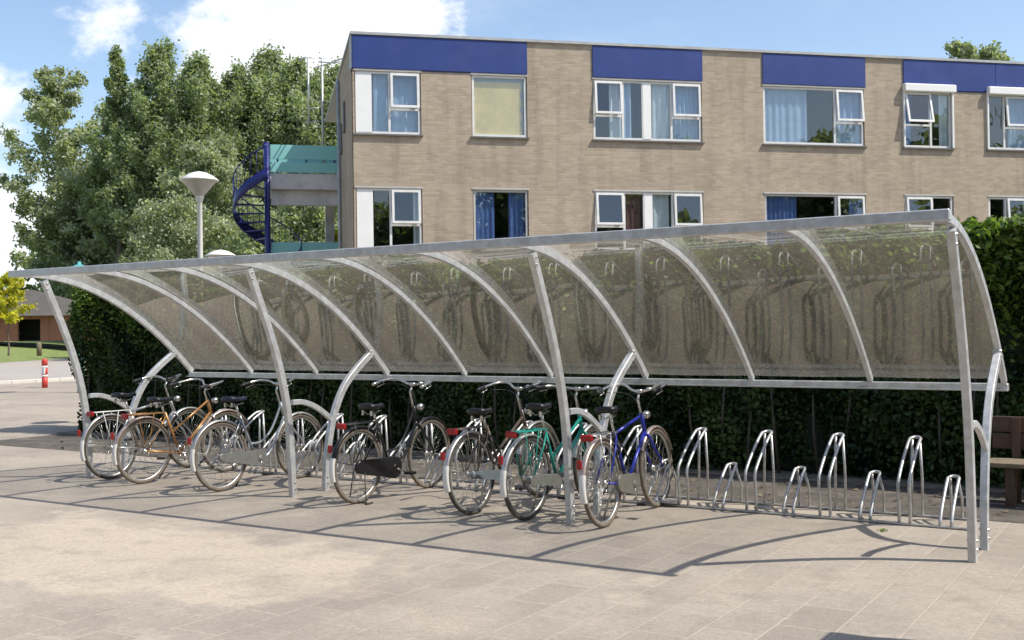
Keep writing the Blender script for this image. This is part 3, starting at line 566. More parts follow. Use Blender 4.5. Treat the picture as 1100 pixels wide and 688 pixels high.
# ---------------------------------------------------------------- hedge
STEM = mat('hedge_stem', (.085, .07, .052), .9, 0, .4, 8)
def hedge():
    x0, x1, y0, y1, H = -14.35, 9.0, 3.55, 4.6, 2.56
    root = thing('hedge', ((x0+x1)/2, (y0+y1)/2, 0), 0, 'long dense clipped green hedge behind the cycle shelter', 'hedge'); cx, cy = (x0+x1)/2, (y0+y1)/2
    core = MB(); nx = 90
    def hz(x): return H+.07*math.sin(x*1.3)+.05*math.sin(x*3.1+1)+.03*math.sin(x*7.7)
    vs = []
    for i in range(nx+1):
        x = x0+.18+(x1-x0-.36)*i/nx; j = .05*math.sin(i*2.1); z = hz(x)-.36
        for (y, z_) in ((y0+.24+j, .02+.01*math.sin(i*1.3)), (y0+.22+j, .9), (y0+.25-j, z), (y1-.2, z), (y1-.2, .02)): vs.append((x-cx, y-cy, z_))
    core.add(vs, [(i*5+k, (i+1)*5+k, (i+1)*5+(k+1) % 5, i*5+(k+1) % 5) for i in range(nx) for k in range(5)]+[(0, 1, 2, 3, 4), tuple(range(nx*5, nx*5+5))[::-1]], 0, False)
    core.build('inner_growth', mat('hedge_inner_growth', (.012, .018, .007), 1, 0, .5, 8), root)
    def lumps(a, b): return .10*np.sin(a*2.1+b*1.7)+.07*np.sin(a*4.7-b*3.1+1)+.05*np.sin(a*9.3+b*7.1)
    P = []; Nn = []; V = []
    def low(x): return -.16*np.clip((-1.2-x)/1.5, 0, 1)
    def add(p, n, v): P.append(p); Nn.append(n); V.append(v)
    n = 135000
    x = rng.uniform(x0, x1-3.5, n); z = H*rng.beta(1.05, .95, n)+.02; keep = rng.random(n) < np.clip(.35+z*2.0, 0, 1); x, z = x[keep], z[keep]; n = len(x)
    hzv = H+.07*np.sin(x*1.3)+.05*np.sin(x*3.1+1)+.03*np.sin(x*7.7)+low(x); z = z/H*hzv
    dpt = np.abs(rng.normal(0, .12, n)); y = y0+lumps(x, z)+dpt-.05*np.sin(x*1.1)
    add(np.stack([x, y, z], 1), rng.normal(size=(n, 3))*.75+np.array([0, -.7, .45]), np.clip(.28+.45*np.sin(x*2.3+z*3+np.sin(x*.7)*2)*np.sin(z*4+x*5.1)+.35*rng.random(n)**2+.5*np.clip((z-2.0)*1.5, 0, 1)*rng.random(n), 0, 1))  # leaf colour lightens near the top, sunlight put into the tone
    n = 52000; x = rng.uniform(x0, x1-2, n); y = rng.uniform(y0-.05, y1, n); hzv = H+.07*np.sin(x*1.3)+.05*np.sin(x*3.1+1)+.03*np.sin(x*7.7)+low(x)
    add(np.stack([x, y, hzv+lumps(x, y*3)*.5-np.abs(rng.normal(0, .10, n))+.03], 1), rng.normal(size=(n, 3))*.7+np.array([0, 0, .9]), rng.random(n))
    n = 9000; y = rng.uniform(y0, y1, n); z = H*rng.random(n); add(np.stack([x0+lumps(y*2, z)+np.abs(rng.normal(0, .12, n)), y, z], 1), rng.normal(size=(n, 3))*.7+np.array([-.8, 0, .3]), rng.random(n)*.7)
    n = 16000; x = rng.uniform(x0, x1, n); z = H*rng.random(n); add(np.stack([x, y1-.02+lumps(x, z)*.6, z], 1), rng.normal(size=(n, 3))*.7+np.array([0, .8, .3]), rng.random(n)*.7)
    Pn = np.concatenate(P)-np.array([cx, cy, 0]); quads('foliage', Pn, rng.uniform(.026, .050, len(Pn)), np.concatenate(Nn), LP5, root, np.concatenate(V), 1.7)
    # lighter shoots paint sunlight along the top, thick at the right
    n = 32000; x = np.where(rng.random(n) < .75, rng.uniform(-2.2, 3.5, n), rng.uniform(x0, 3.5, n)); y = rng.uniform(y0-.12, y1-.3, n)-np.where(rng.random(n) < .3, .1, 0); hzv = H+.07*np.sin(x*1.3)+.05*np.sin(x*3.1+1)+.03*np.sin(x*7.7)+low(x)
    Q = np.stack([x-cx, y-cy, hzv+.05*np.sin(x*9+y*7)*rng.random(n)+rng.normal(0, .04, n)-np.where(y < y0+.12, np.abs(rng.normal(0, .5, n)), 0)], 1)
    quads('sunlit_shoots', Q, rng.uniform(.03, .055, n), rng.normal(size=(n, 3))+np.array([0, -.2, .6]), LP6, root, rng.random(n), 1.9)
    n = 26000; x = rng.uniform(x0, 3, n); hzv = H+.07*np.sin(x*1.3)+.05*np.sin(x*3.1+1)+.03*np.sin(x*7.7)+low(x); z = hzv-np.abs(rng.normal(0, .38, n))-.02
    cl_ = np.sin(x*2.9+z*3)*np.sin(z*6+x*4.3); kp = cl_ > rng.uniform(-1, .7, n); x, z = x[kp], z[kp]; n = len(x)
    quads('sunlit_front_leaves', np.stack([x-cx, y0-cy+lumps(x, z)-.05*np.sin(x*1.1)-np.abs(rng.normal(0, .04, n)), z], 1), rng.uniform(.026, .048, n), rng.normal(size=(n, 3))*.7+np.array([.5, -.3, .8]), LP6, root, rng.random(n)*.8)  # lighter leaves painting sunlight on the upper front face
    k = 0
    xx = x0+.3
    while xx < 4:
        s = MB(); l = random.uniform(-.12, .12); s.tube([(xx-cx, y0+.08-cy+random.uniform(-.08, .05), 0), (xx-cx+l*.3, y0+.03-cy, .5), (xx-cx+l, y0+.12-cy, 1.25)], [random.uniform(.012, .022), .014, .008], 5); s.build('stem', STEM, root)
        xx += random.uniform(.2, .42)
hedge()

# ================================================================ SHELTER
W = 1.023
SH = thing('bicycle_shelter', (-4.5*W, 0, 0), 0, 'long galvanised bicycle shelter with curved smoky transparent roof', 'shelter')
ox = 4.5*W     # local x = world x + ox
_pf = np.polyfit([-.86, -.5, -.17, .19, .57, .97, 1.2, 1.47], [2.238, 2.222, 2.165, 2.04, 1.845, 1.565, 1.385, 1.125], 3)
rib = [Vector((0, y_, float(np.polyval(_pf, y_)))) for y_ in np.linspace(-.86, 1.47, 41)]
def rect(a, b): return [(-a/2, -b/2), (a/2, -b/2), (a/2, b/2), (-a/2, b/2)]
def crect(a, b, c=.004): return [(-a/2, -b/2+c), (-a/2+c, -b/2), (a/2-c, -b/2), (a/2, -b/2+c), (a/2, b/2-c), (a/2-c, b/2), (-a/2+c, b/2), (-a/2, b/2-c)]
for i in range(10):
    x = (i-9)*W+ox; big = i % 3 == 0
    q = MB(); q.sweep([(x, p.y, p.z) for p in rib], crect(.040, .062 if big else .05), upv=(1, 0, 0), smooth=False); q.build('rib', GALV, SH)
def off(path, d):
    o = []
    for i, p in enumerate(path):
        t = (path[min(i+1, len(path)-1)]-path[max(i-1, 0)]).normalized(); n = Vector((0, -t.z, t.y)); n = n if n.z > 0 else -n; o.append(p+n*d)
    return o
for i in range(9):
    xa, xb = (i-9)*W+ox+.003, (i-8)*W+ox-.003
    inn = off(rib, .036); ou = off(rib, .040); vs = []; nx = 6
    k = len(rib)
    for s_ in (inn, ou):
        for j in range(nx+1):
            xx = xa+(xb-xa)*j/nx; sag = -.006*math.sin(math.pi*j/nx)
            for p in s_: vs.append((xx, p.y, p.z+sag))
    fs = []; m_ = (nx+1)*k
    for s_ in (0, 1):
        for j in range(nx):
            for q_ in range(k-1):
                f = (s_*m_+j*k+q_, s_*m_+(j+1)*k+q_, s_*m_+(j+1)*k+q_+1, s_*m_+j*k+q_+1); fs.append(f if s_ else f[::-1])
    q = MB(); q.add(vs, fs, 0, True); q.build('roof_panel', PANEL, SH)
q = MB(); q.box((-9*W+ox-.06, -.93, 2.205), (ox+.06, -.865, 2.275), bev=.006); q.build('front_beam', GALV, SH)
q = MB(); q.box((-9*W+ox-.03, 1.44, 1.055), (ox+.03, 1.505, 1.115), bev=.005); q.box((-9*W+ox-.03, 1.40, 1.060), (ox+.03, 1.438, 1.070)); q.build('lower_rail', GALV, SH)
fp = smooth_path([(0, 0, -.02), (0, -.02, .35), (0, -.06, .8), (0, -.15, 1.2), (0, -.30, 1.62), (0, -.55, 2.18)], 5)
rp = smooth_path([(0, .46, -.02), (0, .49, .35), (0, .585, .72), (0, .74, 1.0), (0, .95, 1.19), (0, 1.2, 1.36)], 5)
tb = smooth_path([(0, .0, .91), (0, .15, .905), (0, .32, .85), (0, .48, .76), (0, .60, .665)], 4)
for i in (0, 3, 6, 9):
    x = (i-9)*W+ox+(.0 if i else 0)
    for nm, path, a, b in (('front_post', fp, .052, .068), ('rear_post', rp, .052, .068), ('tie_bar', tb, .035, .05)):
        q = MB(); q.sweep([(x, p.y, p.z) for p in path], crect(a, b), upv=(1, 0, 0), smooth=False); q.build(nm, GALV, SH)
    for (yy, zz) in ((-.53, 2.15), (.005, .14), (.465, .14)):
        for dz in (0, .06):
            q = MB(); q.lathe([(0, -.036), (.009, -.036), (.009, .036), (0, .036)], 6, (x, yy, zz-dz), 'x'); q.build('bolt', CHROME, SH)
    q = MB(); q.box((x-.03, 1.14, 1.335), (x+.03, 1.24, 1.345)); q.lathe([(0, -.032), (.012, -.032), (.012, .032), (0, .032)], 8, (x, 1.16, 1.375), 'x'); q.build('bolt', GALV, SH)
for o in SH.children: pass

# ---------------------------------------------------------------- cycle racks
RK = thing('bicycle_rack', (-4.7, 1.35, 0), 0, 'row of galvanised wheel holders, alternately tall and low, on ground rails under the shelter roof', 'bicycle rack')
RX, RY = 4.7, -1.35
for y, zz in ((1.15, .012), (1.60, .012)):
    q = MB(); q.box((-9.25+RX, y-.015+RY, .004), (-.2+RX, y+.015+RY, .020), bev=.003); q.build('ground_rail', GALV2, RK)
xs = [(-.39-.311*k) for k in range(28)]
for k, x in enumerate(xs):
    tall = k % 2 == 1; q = MB(); hw = .042; x += random.uniform(-.008, .008)
    if tall: side_ = [(1.15, .02), (1.145, .16), (1.125, .31), (1.17, .385), (1.30, .49), (1.45, .59), (1.55, .64)]
    else: side_ = [(1.15, .02), (1.19, .10), (1.29, .20), (1.40, .29), (1.48, .345)]
    tip = (1.62, .655) if tall else (1.54, .36)
    L_ = [Vector((x-hw+RX, y+RY, z)) for y, z in side_]; R_ = [Vector((x+hw+RX, y+RY, z)) for y, z in side_][::-1]
    e = L_[-1]; arc = [Vector((x-hw*math.cos(a)+RX, e.y+(tip[0]+RY-e.y)*math.sin(a), e.z+(tip[1]-e.z)*math.sin(a))) for a in [math.pi*j/8 for j in range(1, 8)]]
    q.tube(smooth_path(L_+arc+R_, 2), .0135, 8)
    for s_ in (-1, 1):
        t_ = Vector((x+s_*hw*.7+RX, tip[0]-.03+RY, tip[1]-.02)); q.tube([t_, Vector((x+s_*hw+RX, 1.60+RY, t_.z*.5)), Vector((x+s_*hw+RX, 1.60+RY, .02))], .0115, 8)
    q.build('wheel_holder', GALV2, RK)
q = MB(); q.box((-2.85+RX, 1.1+RY, .03), (-2.62+RX, 1.22+RY, .055), bev=.004); q.build('rail_joint', GALV2, RK)
q = MB(); q.box((-1.95+RX, 1.2+RY, .028), (-1.8+RX, 1.28+RY, .05), bev=.004); q.build('rail_joint', GALV2, RK)

# ================================================================ BICYCLES
WR = .348
def arc_xz(cx, cz, r, a0, a1, n=22, y=0): return [Vector((cx+r*math.cos(a0+(a1-a0)*i/n), y, cz+r*math.sin(a0+(a1-a0)*i/n))) for i in range(n+1)]
def wheel(par, cx, tyrem, seed=0):
    wo = MB(); pr = [(-.006, -.013), (.006, -.011), (.008, 0), (.006, .011), (-.006, .013)]
    c = [Vector((cx+(WR-.035)*math.cos(2*math.pi*i/56), 0, WR+(WR-.035)*math.sin(2*math.pi*i/56))) for i in range(56)]
    wo.sweep(c, [(y, x) for x, y in [(-.013, -.008), (-.013, .008), (.013, .008), (.013, -.008)]], closed=True, upv=(0, 1, 0)); o = wo.build('wheel', ALU, par)
    t = MB(); c = [Vector((cx+(WR-.018)*math.cos(2*math.pi*i/56), 0, WR+(WR-.018)*math.sin(2*math.pi*i/56))) for i in range(56)]
    t.tube(c, .0185, 8, closed=True, upv=(0, 1, 0)); t.build('tyre', tyrem, o)
    s = MB(); rd_ = random.Random(seed); ph_ = rd_.random()
    for i in range(36):
        a = 2*math.pi*(i+ph_)/36; d = (1 if (i//2) % 2 else -1)*1.15; sd_ = (.03 if i % 2 else -.03)
        s.tube([(cx+.024*math.cos(a+d), sd_, WR+.024*math.sin(a+d)), (cx+(WR-.045)*math.cos(a), sd_*.1, WR+(WR-.045)*math.sin(a))], .0014, 3)
    s.build('spokes', CHROME, o)
    h = MB(); h.lathe([(0, -.05), (.008, -.05), (.012, -.035), (.03, -.034), (.03, -.028), (.017, -.024), (.017, .024), (.03, .028), (.03, .034), (.012, .035), (.008, .05), (0, .05)], 12, (cx, 0, WR), 'y'); h.build('hub', CHROME, o)
    return o
def bicycle(x, y, yaw, lean, label, name='bicycle', frame='diamond', fm=None, fendm=None, case=None, saddle=LEATHER, bar='sweep', rack=True, rackm=None, tyrem=TYRE, stand=None, pins=0, headlamp=True, sad=.92, barz=1.05, wb=1.10, patch=True, grip=BLACK, casey=-.05, coatguard=False, paddles=True, crank_a=-1.2):
    root = thing(name, (x, y, 0), math.pi/2+yaw, label, 'bicycle', 'bicycles parked in the shelter'); root.rotation_euler = (lean, 0, math.pi/2+yaw)
    BBx, BBz = .465, .285; RH = Vector((0, 0, WR)); FH = Vector((wb, 0, WR))
    HT = Vector((.835, 0, .83)); HB = Vector((.885, 0, .69)); SC = Vector((.265, 0, .74)); BB = Vector((BBx, 0, BBz))
    SP_ = Vector((.215, 0, sad-.06))
    def P(n_, m_, fn, par=root, mi=None): q = MB(); fn(q); return q.build(n_, m_, par)
    for cx, sd_ in ((0, 1), (wb, 2)): wheel(root, cx, tyrem, int(abs(x)*10)+sd_)
    def fr(q):
        q.tube([BB, SC], .0145, 8)
        q.tube([HT+(HT-HB)*.08, HB-(HT-HB)*.08], .018, 10)
        q.lathe([(.0, -.036), (.021, -.036), (.021, .036), (0, .036)], 12, (BBx, 0, BBz), 'y')
        if frame == 'diamond': q.tube([SC+Vector((.0, 0, -.02)), HT], .014, 8); q.tube([BB, HB], .0155, 8)
        elif frame == 'mixte': q.tube([Vector((.36, 0, .52)), HT], .013, 8); q.tube([BB, HB+(HT-HB)*.1], .0155, 8)
        elif frame == 'step':
            q.tube(smooth_path([BB+Vector((0, 0, .0)), (.62, 0, .30), (.76, 0, .46), HB+(HT-HB)*.05], 5), .0155, 8)
            q.tube(smooth_path([Vector((.40, 0, .44)), (.54, 0, .45), (.68, 0, .55), (.80, 0, .74), HT-(HT-HB)*.02], 5), .0125, 8)
        else: q.tube([BB, HB], .0155, 8); q.tube([Vector((.385, 0, .48)), HT-(HT-HB)*.35], .0145, 8)
        for s_ in (-1, 1):
            q.tube([BB+Vector((-.03, s_*.025, 0)), Vector((.25, s_*.045, WR-.03)), RH+Vector((0, s_*.058, 0))], .009, 6)
            q.tube([SC+Vector((0, s_*.02, -.03)), Vector((.18, s_*.045, .60)), RH+Vector((0, s_*.058, 0))], .0075, 6)
    P('frame', fm, fr)
    def fk(q):
        q.lathe([(0, -.03), (.02, -.03), (.022, 0), (0, .02)], 10, tuple(HB-(HT-HB)*.16))
        for s_ in (-1, 1): q.tube(smooth_path([HB+Vector((.005, s_*.03, -.03)), HB.lerp(FH, .5)+Vector((-.005, s_*.047, 0)), FH+Vector((-.035, s_*.055, .09)), FH+Vector((0, s_*.055, 0))], 4), [.0125]*5+[.011]*4+[.009]*4, 8)
    P('fork', fm if frame != 'mixte' else CHROME, fk)
    P('seat_post', CHROME, lambda q: q.tube([SC-Vector((-.01, 0, .06)), SP_], .0125, 8))
    def sd(q):
        # saddle: plan outline lofted over sections
        secs = [(-.13, .06, .004), (-.12, .086, .016), (-.06, .088, .012), (0, .062, .000), (.06, .034, -.002), (.12, .024, .004), (.145, .012, .0)]
        vs = []
        for dx, hw, up_ in secs:
            for k_ in range(9):
                a = math.pi*k_/8; vs.append((SP_.x+dx, hw*math.cos(a), SP_.z+.035+up_+.028*math.sin(a)**.6))
            vs.append((SP_.x+dx, -hw*.9, SP_.z+.022)); vs.append((SP_.x+dx, hw*.9, SP_.z+.022))
        k_ = 11; q.add(vs, [(i*k_+j, (i+1)*k_+j, (i+1)*k_+(j+1) % k_, i*k_+(j+1) % k_) for i in range(len(secs)-1) for j in range(k_)]+[tuple(range(k_)), tuple(range((len(secs)-1)*k_, len(secs)*k_))[::-1]], 0, True)
    so = P('saddle', saddle, sd)
    def sp(q):
        for s_ in (-1, 1):
            q.tube([(SP_.x+Vector((-.09, 0, 0)).x, s_*.05, SP_.z+.01), (SP_.x-.05, s_*.03, SP_.z-.03), (SP_.x+.1, s_*.012, SP_.z)], .005, 5)
            q.lathe([(.014, -.035), (.014, .01)], 8, (SP_.x-.09, s_*.05, SP_.z))
    P('springs', CHROME, sp, so)
    BC = Vector((.79, 0, barz-.01)); 
    P('stem', CHROME, lambda q: (q.tube([HT-Vector((0, 0, .02)), HT+(HT-HB).normalized()*(barz-.93+.03)-Vector((0, 0, 0)), BC+Vector((.02, 0, -.01))], .0115, 8), q.lathe([(0, -.03), (.018, -.03), (.018, .03), (0, .03)], 10, tuple(BC+Vector((.02, 0, 0))), 'y')))
    bw = .29; bp_ = [(BC.x+.02, 0, BC.z), (BC.x+.035, .07, BC.z+.005), (BC.x+.055, .16, BC.z+.03), (BC.x+.02, .24, BC.z+.045), (BC.x-.09, bw, BC.z+.03), (BC.x-.22, bw+.005, BC.z-.0)]
    if bar == 'deep': bp_ = [(BC.x+.02, 0, BC.z), (BC.x+.06, .08, BC.z+.01), (BC.x+.10, .17, BC.z+.055), (BC.x+.04, .25, BC.z+.06), (BC.x-.12, bw-.02, BC.z+.035), (BC.x-.27, bw-.03, BC.z+.01)]
    if bar == 'flat': bp_ = [(BC.x+.02, 0, BC.z), (BC.x+.02, .1, BC.z+.005), (BC.x+.01, .2, BC.z+.015), (BC.x-.03, .26, BC.z+.02), (BC.x-.10, bw, BC.z+.015), (BC.x-.19, bw+.02, BC.z+.01)]
    full = [Vector((a, -b, c)) for a, b, c in bp_[::-1]]+[Vector(p) for p in bp_[1:]]
    ho = P('handlebar', CHROME, lambda q: q.tube(smooth_path(full, 4), .0112, 8))
    for s_ in (-1, 1):
        e = Vector((bp_[-1][0], s_*bp_[-1][1], bp_[-1][2])); d = Vector((bp_[-2][0], s_*bp_[-2][1], bp_[-2][2]))-e; d.normalize()
        P('grip', grip, lambda q: q.tube([e-d*.008, e+d*.02, e+d*.11, e+d*.118], [.017, .0165, .0165, .013], 8), ho)
        P('brake_lever', CHROME, lambda q: q.tube([e+d*.15+Vector((.0, 0, -.012)), e+d*.13+Vector((.035, 0, -.03)), e+d*.03+Vector((.03, 0, -.035))], .005, 5), ho)
    P('bell', CHROME, lambda q: q.lathe([(0, .022), (.018, .017), (.026, .004), (.026, 0), (0, 0)], 12, (BC.x+.035, -.09, BC.z+.012)), ho)
    def cab(q):
        for s_ in (-1, 1): q.tube(smooth_path([(BC.x-.07, s_*.27, BC.z+.0), (BC.x+.10, s_*.16, BC.z-.02), (BC.x+.11, s_*.04, BC.z-.13), (HB.x+.01, s_*.01, HB.z)], 4), .0028, 4)
    P('brake_cable', BLACK, cab)
    def fender(q, cx, a0, a1):
        r = WR+.018; c = arc_xz(cx, WR, r, a0, a1, 26)
        q.sweep(c, [(-.028, -.012), (-.024, .0), (-.012, .007), (.012, .007), (.024, 0), (.028, -.012), (.022, -.003), (0, .003), (-.022, -.003)], upv=(0, 1, 0), cap=False)
    def prof_sign(q, cx, a0, a1, hw=.027, r=WR+.018):
        n = 24; vs = []
        for i in range(n+1):
            a = a0+(a1-a0)*i/n
            for yy, rr in ((-hw, r-.014), (-hw*.8, r), (-hw*.4, r+.007), (hw*.4, r+.007), (hw*.8, r), (hw, r-.014), (hw*.7, r-.003), (-hw*.7, r-.003)): vs.append((cx+rr*math.cos(a), yy, WR+rr*math.sin(a)))
        q.add(vs, [(i*8+j, i*8+(j+1) % 8, (i+1)*8+(j+1) % 8, (i+1)*8+j) for i in range(n) for j in range(8)], 0, True)
    fo = P('mudguard', fendm, lambda q: (prof_sign(q, 0, R(42), R(198)), [q.tube([(0, s_*.05, WR), (-(WR+.02)*math.cos(R(20)), s_*.03, WR+(WR+.02)*math.sin(R(12)))], .002, 4) for s_ in (-1, 1)]))
    if patch: P('white_patch', WHITEP, lambda q: prof_sign(q, 0, R(163), R(197), .030, WR+.0215), fo)
    P('rear_reflector', RED, lambda q: q.box((-.40, -.022, .505), (-.378, .022, .575), bev=.006), fo)
    P('mudguard', fendm, lambda q: (prof_sign(q, wb, R(20), R(165) if frame != 'diamond' else R(150)), [q.tube([(wb, s_*.05, WR), (wb+(WR+.02)*math.cos(R(150)), s_*.03, WR+(WR+.02)*math.sin(R(150)))], .002, 4) for s_ in (-1, 1)]))
    if rack:
        def rk(q):
            z = .745; q.tube([(.22, .055, z), (-.19, .06, z), (-.215, .04, z), (-.215, -.04, z), (-.19, -.06, z), (.22, -.055, z)], .0055, 6)
            for yy in (-.02, .02): q.tube([(.22, yy, z), (-.21, yy, z)], .0038, 5)
            for xx in (.12, 0, -.12): q.tube([(xx, -.06, z), (xx, .06, z)], .004, 5)
            for s_ in (-1, 1):
                q.tube([(-.12, s_*.06, z), (-.02, s_*.064, WR+.02)], .0045, 5); q.tube([(.08, s_*.06, z), (.01, s_*.064, WR+.02)], .0045, 5); q.tube([(.22, s_*.05, z), (SC.x, s_*.018, SC.z-.02)], .0045, 5)
        ro = P('rear_carrier', rackm or CHROME, rk)
        P('rear_lamp', RED, lambda q: q.box((-.255, -.052, .705), (-.22, .052, .760), bev=.01), ro)
    if coatguard:
        P('dress_guard', BLACK, lambda q: [q.add([(RH.x+.02, s_*.052, WR)]+[((WR-.005)*math.cos(a), s_*.036, WR+(WR-.005)*math.sin(a)) for a in [R(25)+R(110)*j/10 for j in range(11)]], [(0, j, j+1) for j in range(1, 11)]) for s_ in (-1, 1)])
    ca, sa = math.cos(crank_a), math.sin(crank_a)
    def ck(q):
        q.tube([(BBx, -.066, BBz), (BBx, .066, BBz)], .012, 8)
        for s_, m_ in ((-1, 1), (1, -1)):
            q.tube([(BBx, s_*.065, BBz), (BBx+m_*ca*.165, s_*.08, BBz+m_*sa*.165)], .0085, 6)
        if not case: q.lathe([(.085, -.052), (.092, -.052), (.092, -.047), (.085, -.047), (.085, -.052)], 28, (BBx, 0, BBz), 'y'); [q.tube([(BBx, -.05, BBz), (BBx+.087*math.cos(k_*1.257), -.05, BBz+.087*math.sin(k_*1.257))], .006, 4) for k_ in range(5)]
    co_ = P('crank', CHROME, ck)
    for s_, m_ in ((-1, 1), (1, -1)):
        cx, cz = BBx+m_*ca*.165, BBz+m_*sa*.165
        P('pedal', BLACK, lambda q: (q.box((cx-.045, s_*.09, cz-.012), (cx+.045, s_*.175, cz+.012), bev=.004)), co_)
    if case:
        th = math.atan2(BBz-WR, BBx)
        def cs(q):
            n = 12; pl = []
            dx, dz = math.cos(th), math.sin(th)
            def pt(c, r, a): return (c[0]+r*math.cos(a), c[1]+r*math.sin(a))
            c1 = (BBx+.005, BBz); c0 = (-.035, WR-.005) if case[1] == 'full' else (.22, .325); r1 = case[2]; r0 = case[3]
            for i in range(n+1): pl.append(pt(c1, r1, th-math.pi/2+math.pi*i/n))
            for i in range(n+1): pl.append(pt(c0, r0, th+math.pi/2+math.pi*i/n))
            N_ = len(pl); y0_, y1_ = -.033, -.072
            def ring(s__, y): cxm = sum(p[0] for p in pl)/N_; czm = sum(p[1] for p in pl)/N_; return [(cxm+(p[0]-cxm)*s__, y, czm+(p[1]-czm)*s__) for p in pl]
            vs = ring(.97, y0_)+ring(1, y0_-.006)+ring(1, y1_+.006)+ring(.965, y1_); q.add(vs, [tuple(range(N_)), tuple(range(3*N_, 4*N_))[::-1]]+[(k_*N_+i, (k_+1)*N_+i, (k_+1)*N_+(i+1) % N_, k_*N_+(i+1) % N_) for k_ in range(3) for i in range(N_)])
            q.lathe([(.0, -.080), (.028, -.080), (.032, -.073)], 14, (BBx, 0, BBz), 'y')
        P('chain_case', case[0], cs)
    else:
        def ch(q):
            for dz in (1, -1): q.tube([(BBx, -.05, BBz+dz*.088), (0, -.05, WR+dz*.035)], .0045, 4)
        P('chain', TYRE, ch)
    if headlamp:
        P('headlamp', CHROME, lambda q: q.lathe([(0, -.06), (.02, -.055), (.034, -.02), (.036, .01), (.0, .012)], 12, (.955, 0, .83), 'x'))
    if stand == 'side': P('kickstand', ALU, lambda q: q.tube([(.30, .05, .27), (.30, .10, .16), (.33, .17, .006), (.36, .175, .006)], .008, 6))
    if stand == 'side2': P('kickstand', BLACK, lambda q: q.tube([(.38, .03, .27), (.35, .08, .14), (.30, .14, .006)], .009, 6))
    if stand == 'centre':
        P('centre_stand', BLACK, lambda q: (q.tube([(.02, -.06, WR), (.0, -.10, .02), (.0, -.11, .01)], .006, 5), q.tube([(.02, .06, WR), (.0, .10, .02), (.0, .11, .01)], .006, 5), q.tube([(.0, -.15, .012), (.0, .15, .012)], .007, 5), q.tube([(-.05, -.13, .012), (.06, -.13, .012)], .007, 5)))
    if pins:
        P('ring_lock', BLACK, lambda q: (q.tube(arc_xz(.0, 0, .055, R(-60), R(240), 14), .008, 6, ) if False else q.tube([(.235+.0*math.cos(a), .06*math.cos(a), .60+.055*math.sin(a)) for a in [R(-70)+R(320)*j/16 for j in range(17)]], .011, 6)))
    if pins > 1:
        P('cable_lock', BLACK, lambda q: q.tube(smooth_path([(.24, .02, .70), (.30, -.05, .62), (.36, -.07, .48), (.30, -.06, .40), (.22, -.05, .47), (.20, -.04, .60), (.26, .03, .69)], 5), .008, 6))
    return root
P_SIL = paint('silver_frame_paint', (.45, .46, .47), .5); P_OR = paint('copper_orange_paint', (.42, .215, .075), .3); P_GREY = paint('grey_frame_paint', (.33, .35, .38), .4)
P_BLK = paint('black_frame_paint', (.015, .015, .016), .1); P_BRN = paint('bronze_frame_paint', (.14, .11, .09), .3); P_TEAL = paint('teal_frame_paint', (.015, .30, .24), .1); P_BLUE = paint('blue_frame_paint', (.02, .035, .33), .15)
CASES = mat('slate_case', (.16, .19, .21), .5, .2, .2, 15)
CASEG = mat('grey_case', (.19, .195, .18), .45, .2, .15, 15); CASEB = mat('black_case', (.012, .012, .013), .28, 0, .2, 10); CASET = mat('grey_taupe_case', (.15, .14, .12), .5, 0, .15, 15)
PINK = mat('rusty_chrome', (.50, .42, .38), .35, .6, .2, 20, dirt=(.30, .16, .10), dscale=15, damt=.6)
bicycle(-8.86, .02, R(-1), R(-3), 'silver bicycle with white top tube and rear carrier, leftmost of the row', frame='diamond', fm=P_SIL, fendm=ALU, rackm=WHITEP, stand='side', bar='sweep', tyrem=TYRE, sad=.93, barz=1.07, crank_a=-.8)
bicycle(-8.24, -.06, R(-3), R(2), 'copper orange bicycle with a wide black saddle beside the first one', frame='mixte', fm=P_OR, fendm=PINK, rackm=P_OR, stand='side2', bar='deep', sad=.90, barz=1.01, crank_a=-1.0, tyrem=TYRE2)
bicycle(-7.05, -.06, R(-2), R(-2), 'grey step-through bicycle with grey chain case and navy saddle', frame='step', fm=P_GREY, fendm=ALU, case=(CASEG, 'full', .085, .038), saddle=NAVY, stand='side2', rack=False, sad=.93, barz=1.05, crank_a=-1.4, tyrem=TYRE2, pins=1)
bicycle(-5.31, -.02, R(0), R(1.5), 'black step-through bicycle with black chain case standing right of the second post pair', frame='step', fm=P_BLK, fendm=P_BLK, case=(CASEB, 'full', .105, .062), rackm=BLACK, stand='centre', bar='sweep', sad=.90, barz=1.07, crank_a=-.4, grip=CHROME, tyrem=TYRE2, pins=1)
bicycle(-4.02, -.02, R(-1.5), R(-2.5), 'dark bronze bicycle with black saddle and bare chain left of the teal one', frame='low', fm=P_BRN, fendm=ALU, rackm=P_BRN, stand='side', bar='deep', sad=.89, barz=1.05, crank_a=-.9, case=(CASES, 'full', .05, .03), pins=2)
bicycle(-3.46, -.04, R(-2.0), R(1), 'teal bicycle with silver mudguards behind the front post', frame='low', fm=P_TEAL, fendm=ALU, rackm=P_TEAL, stand='side', bar='flat', sad=.95, barz=1.06, crank_a=-2.2, case=(CASEG, 'full', .06, .035), pins=1)
bicycle(-2.74, -.03, R(2.0), R(-2.5), 'blue bicycle with a straight top tube and taupe chain case, rightmost of the row', frame='diamond', fm=P_BLUE, fendm=PINK, rackm=CHROME, case=(CASET, 'half', .088, .07), stand='side', bar='deep', sad=.94, barz=1.05, crank_a=-1.5, tyrem=TYRE2, pins=2)

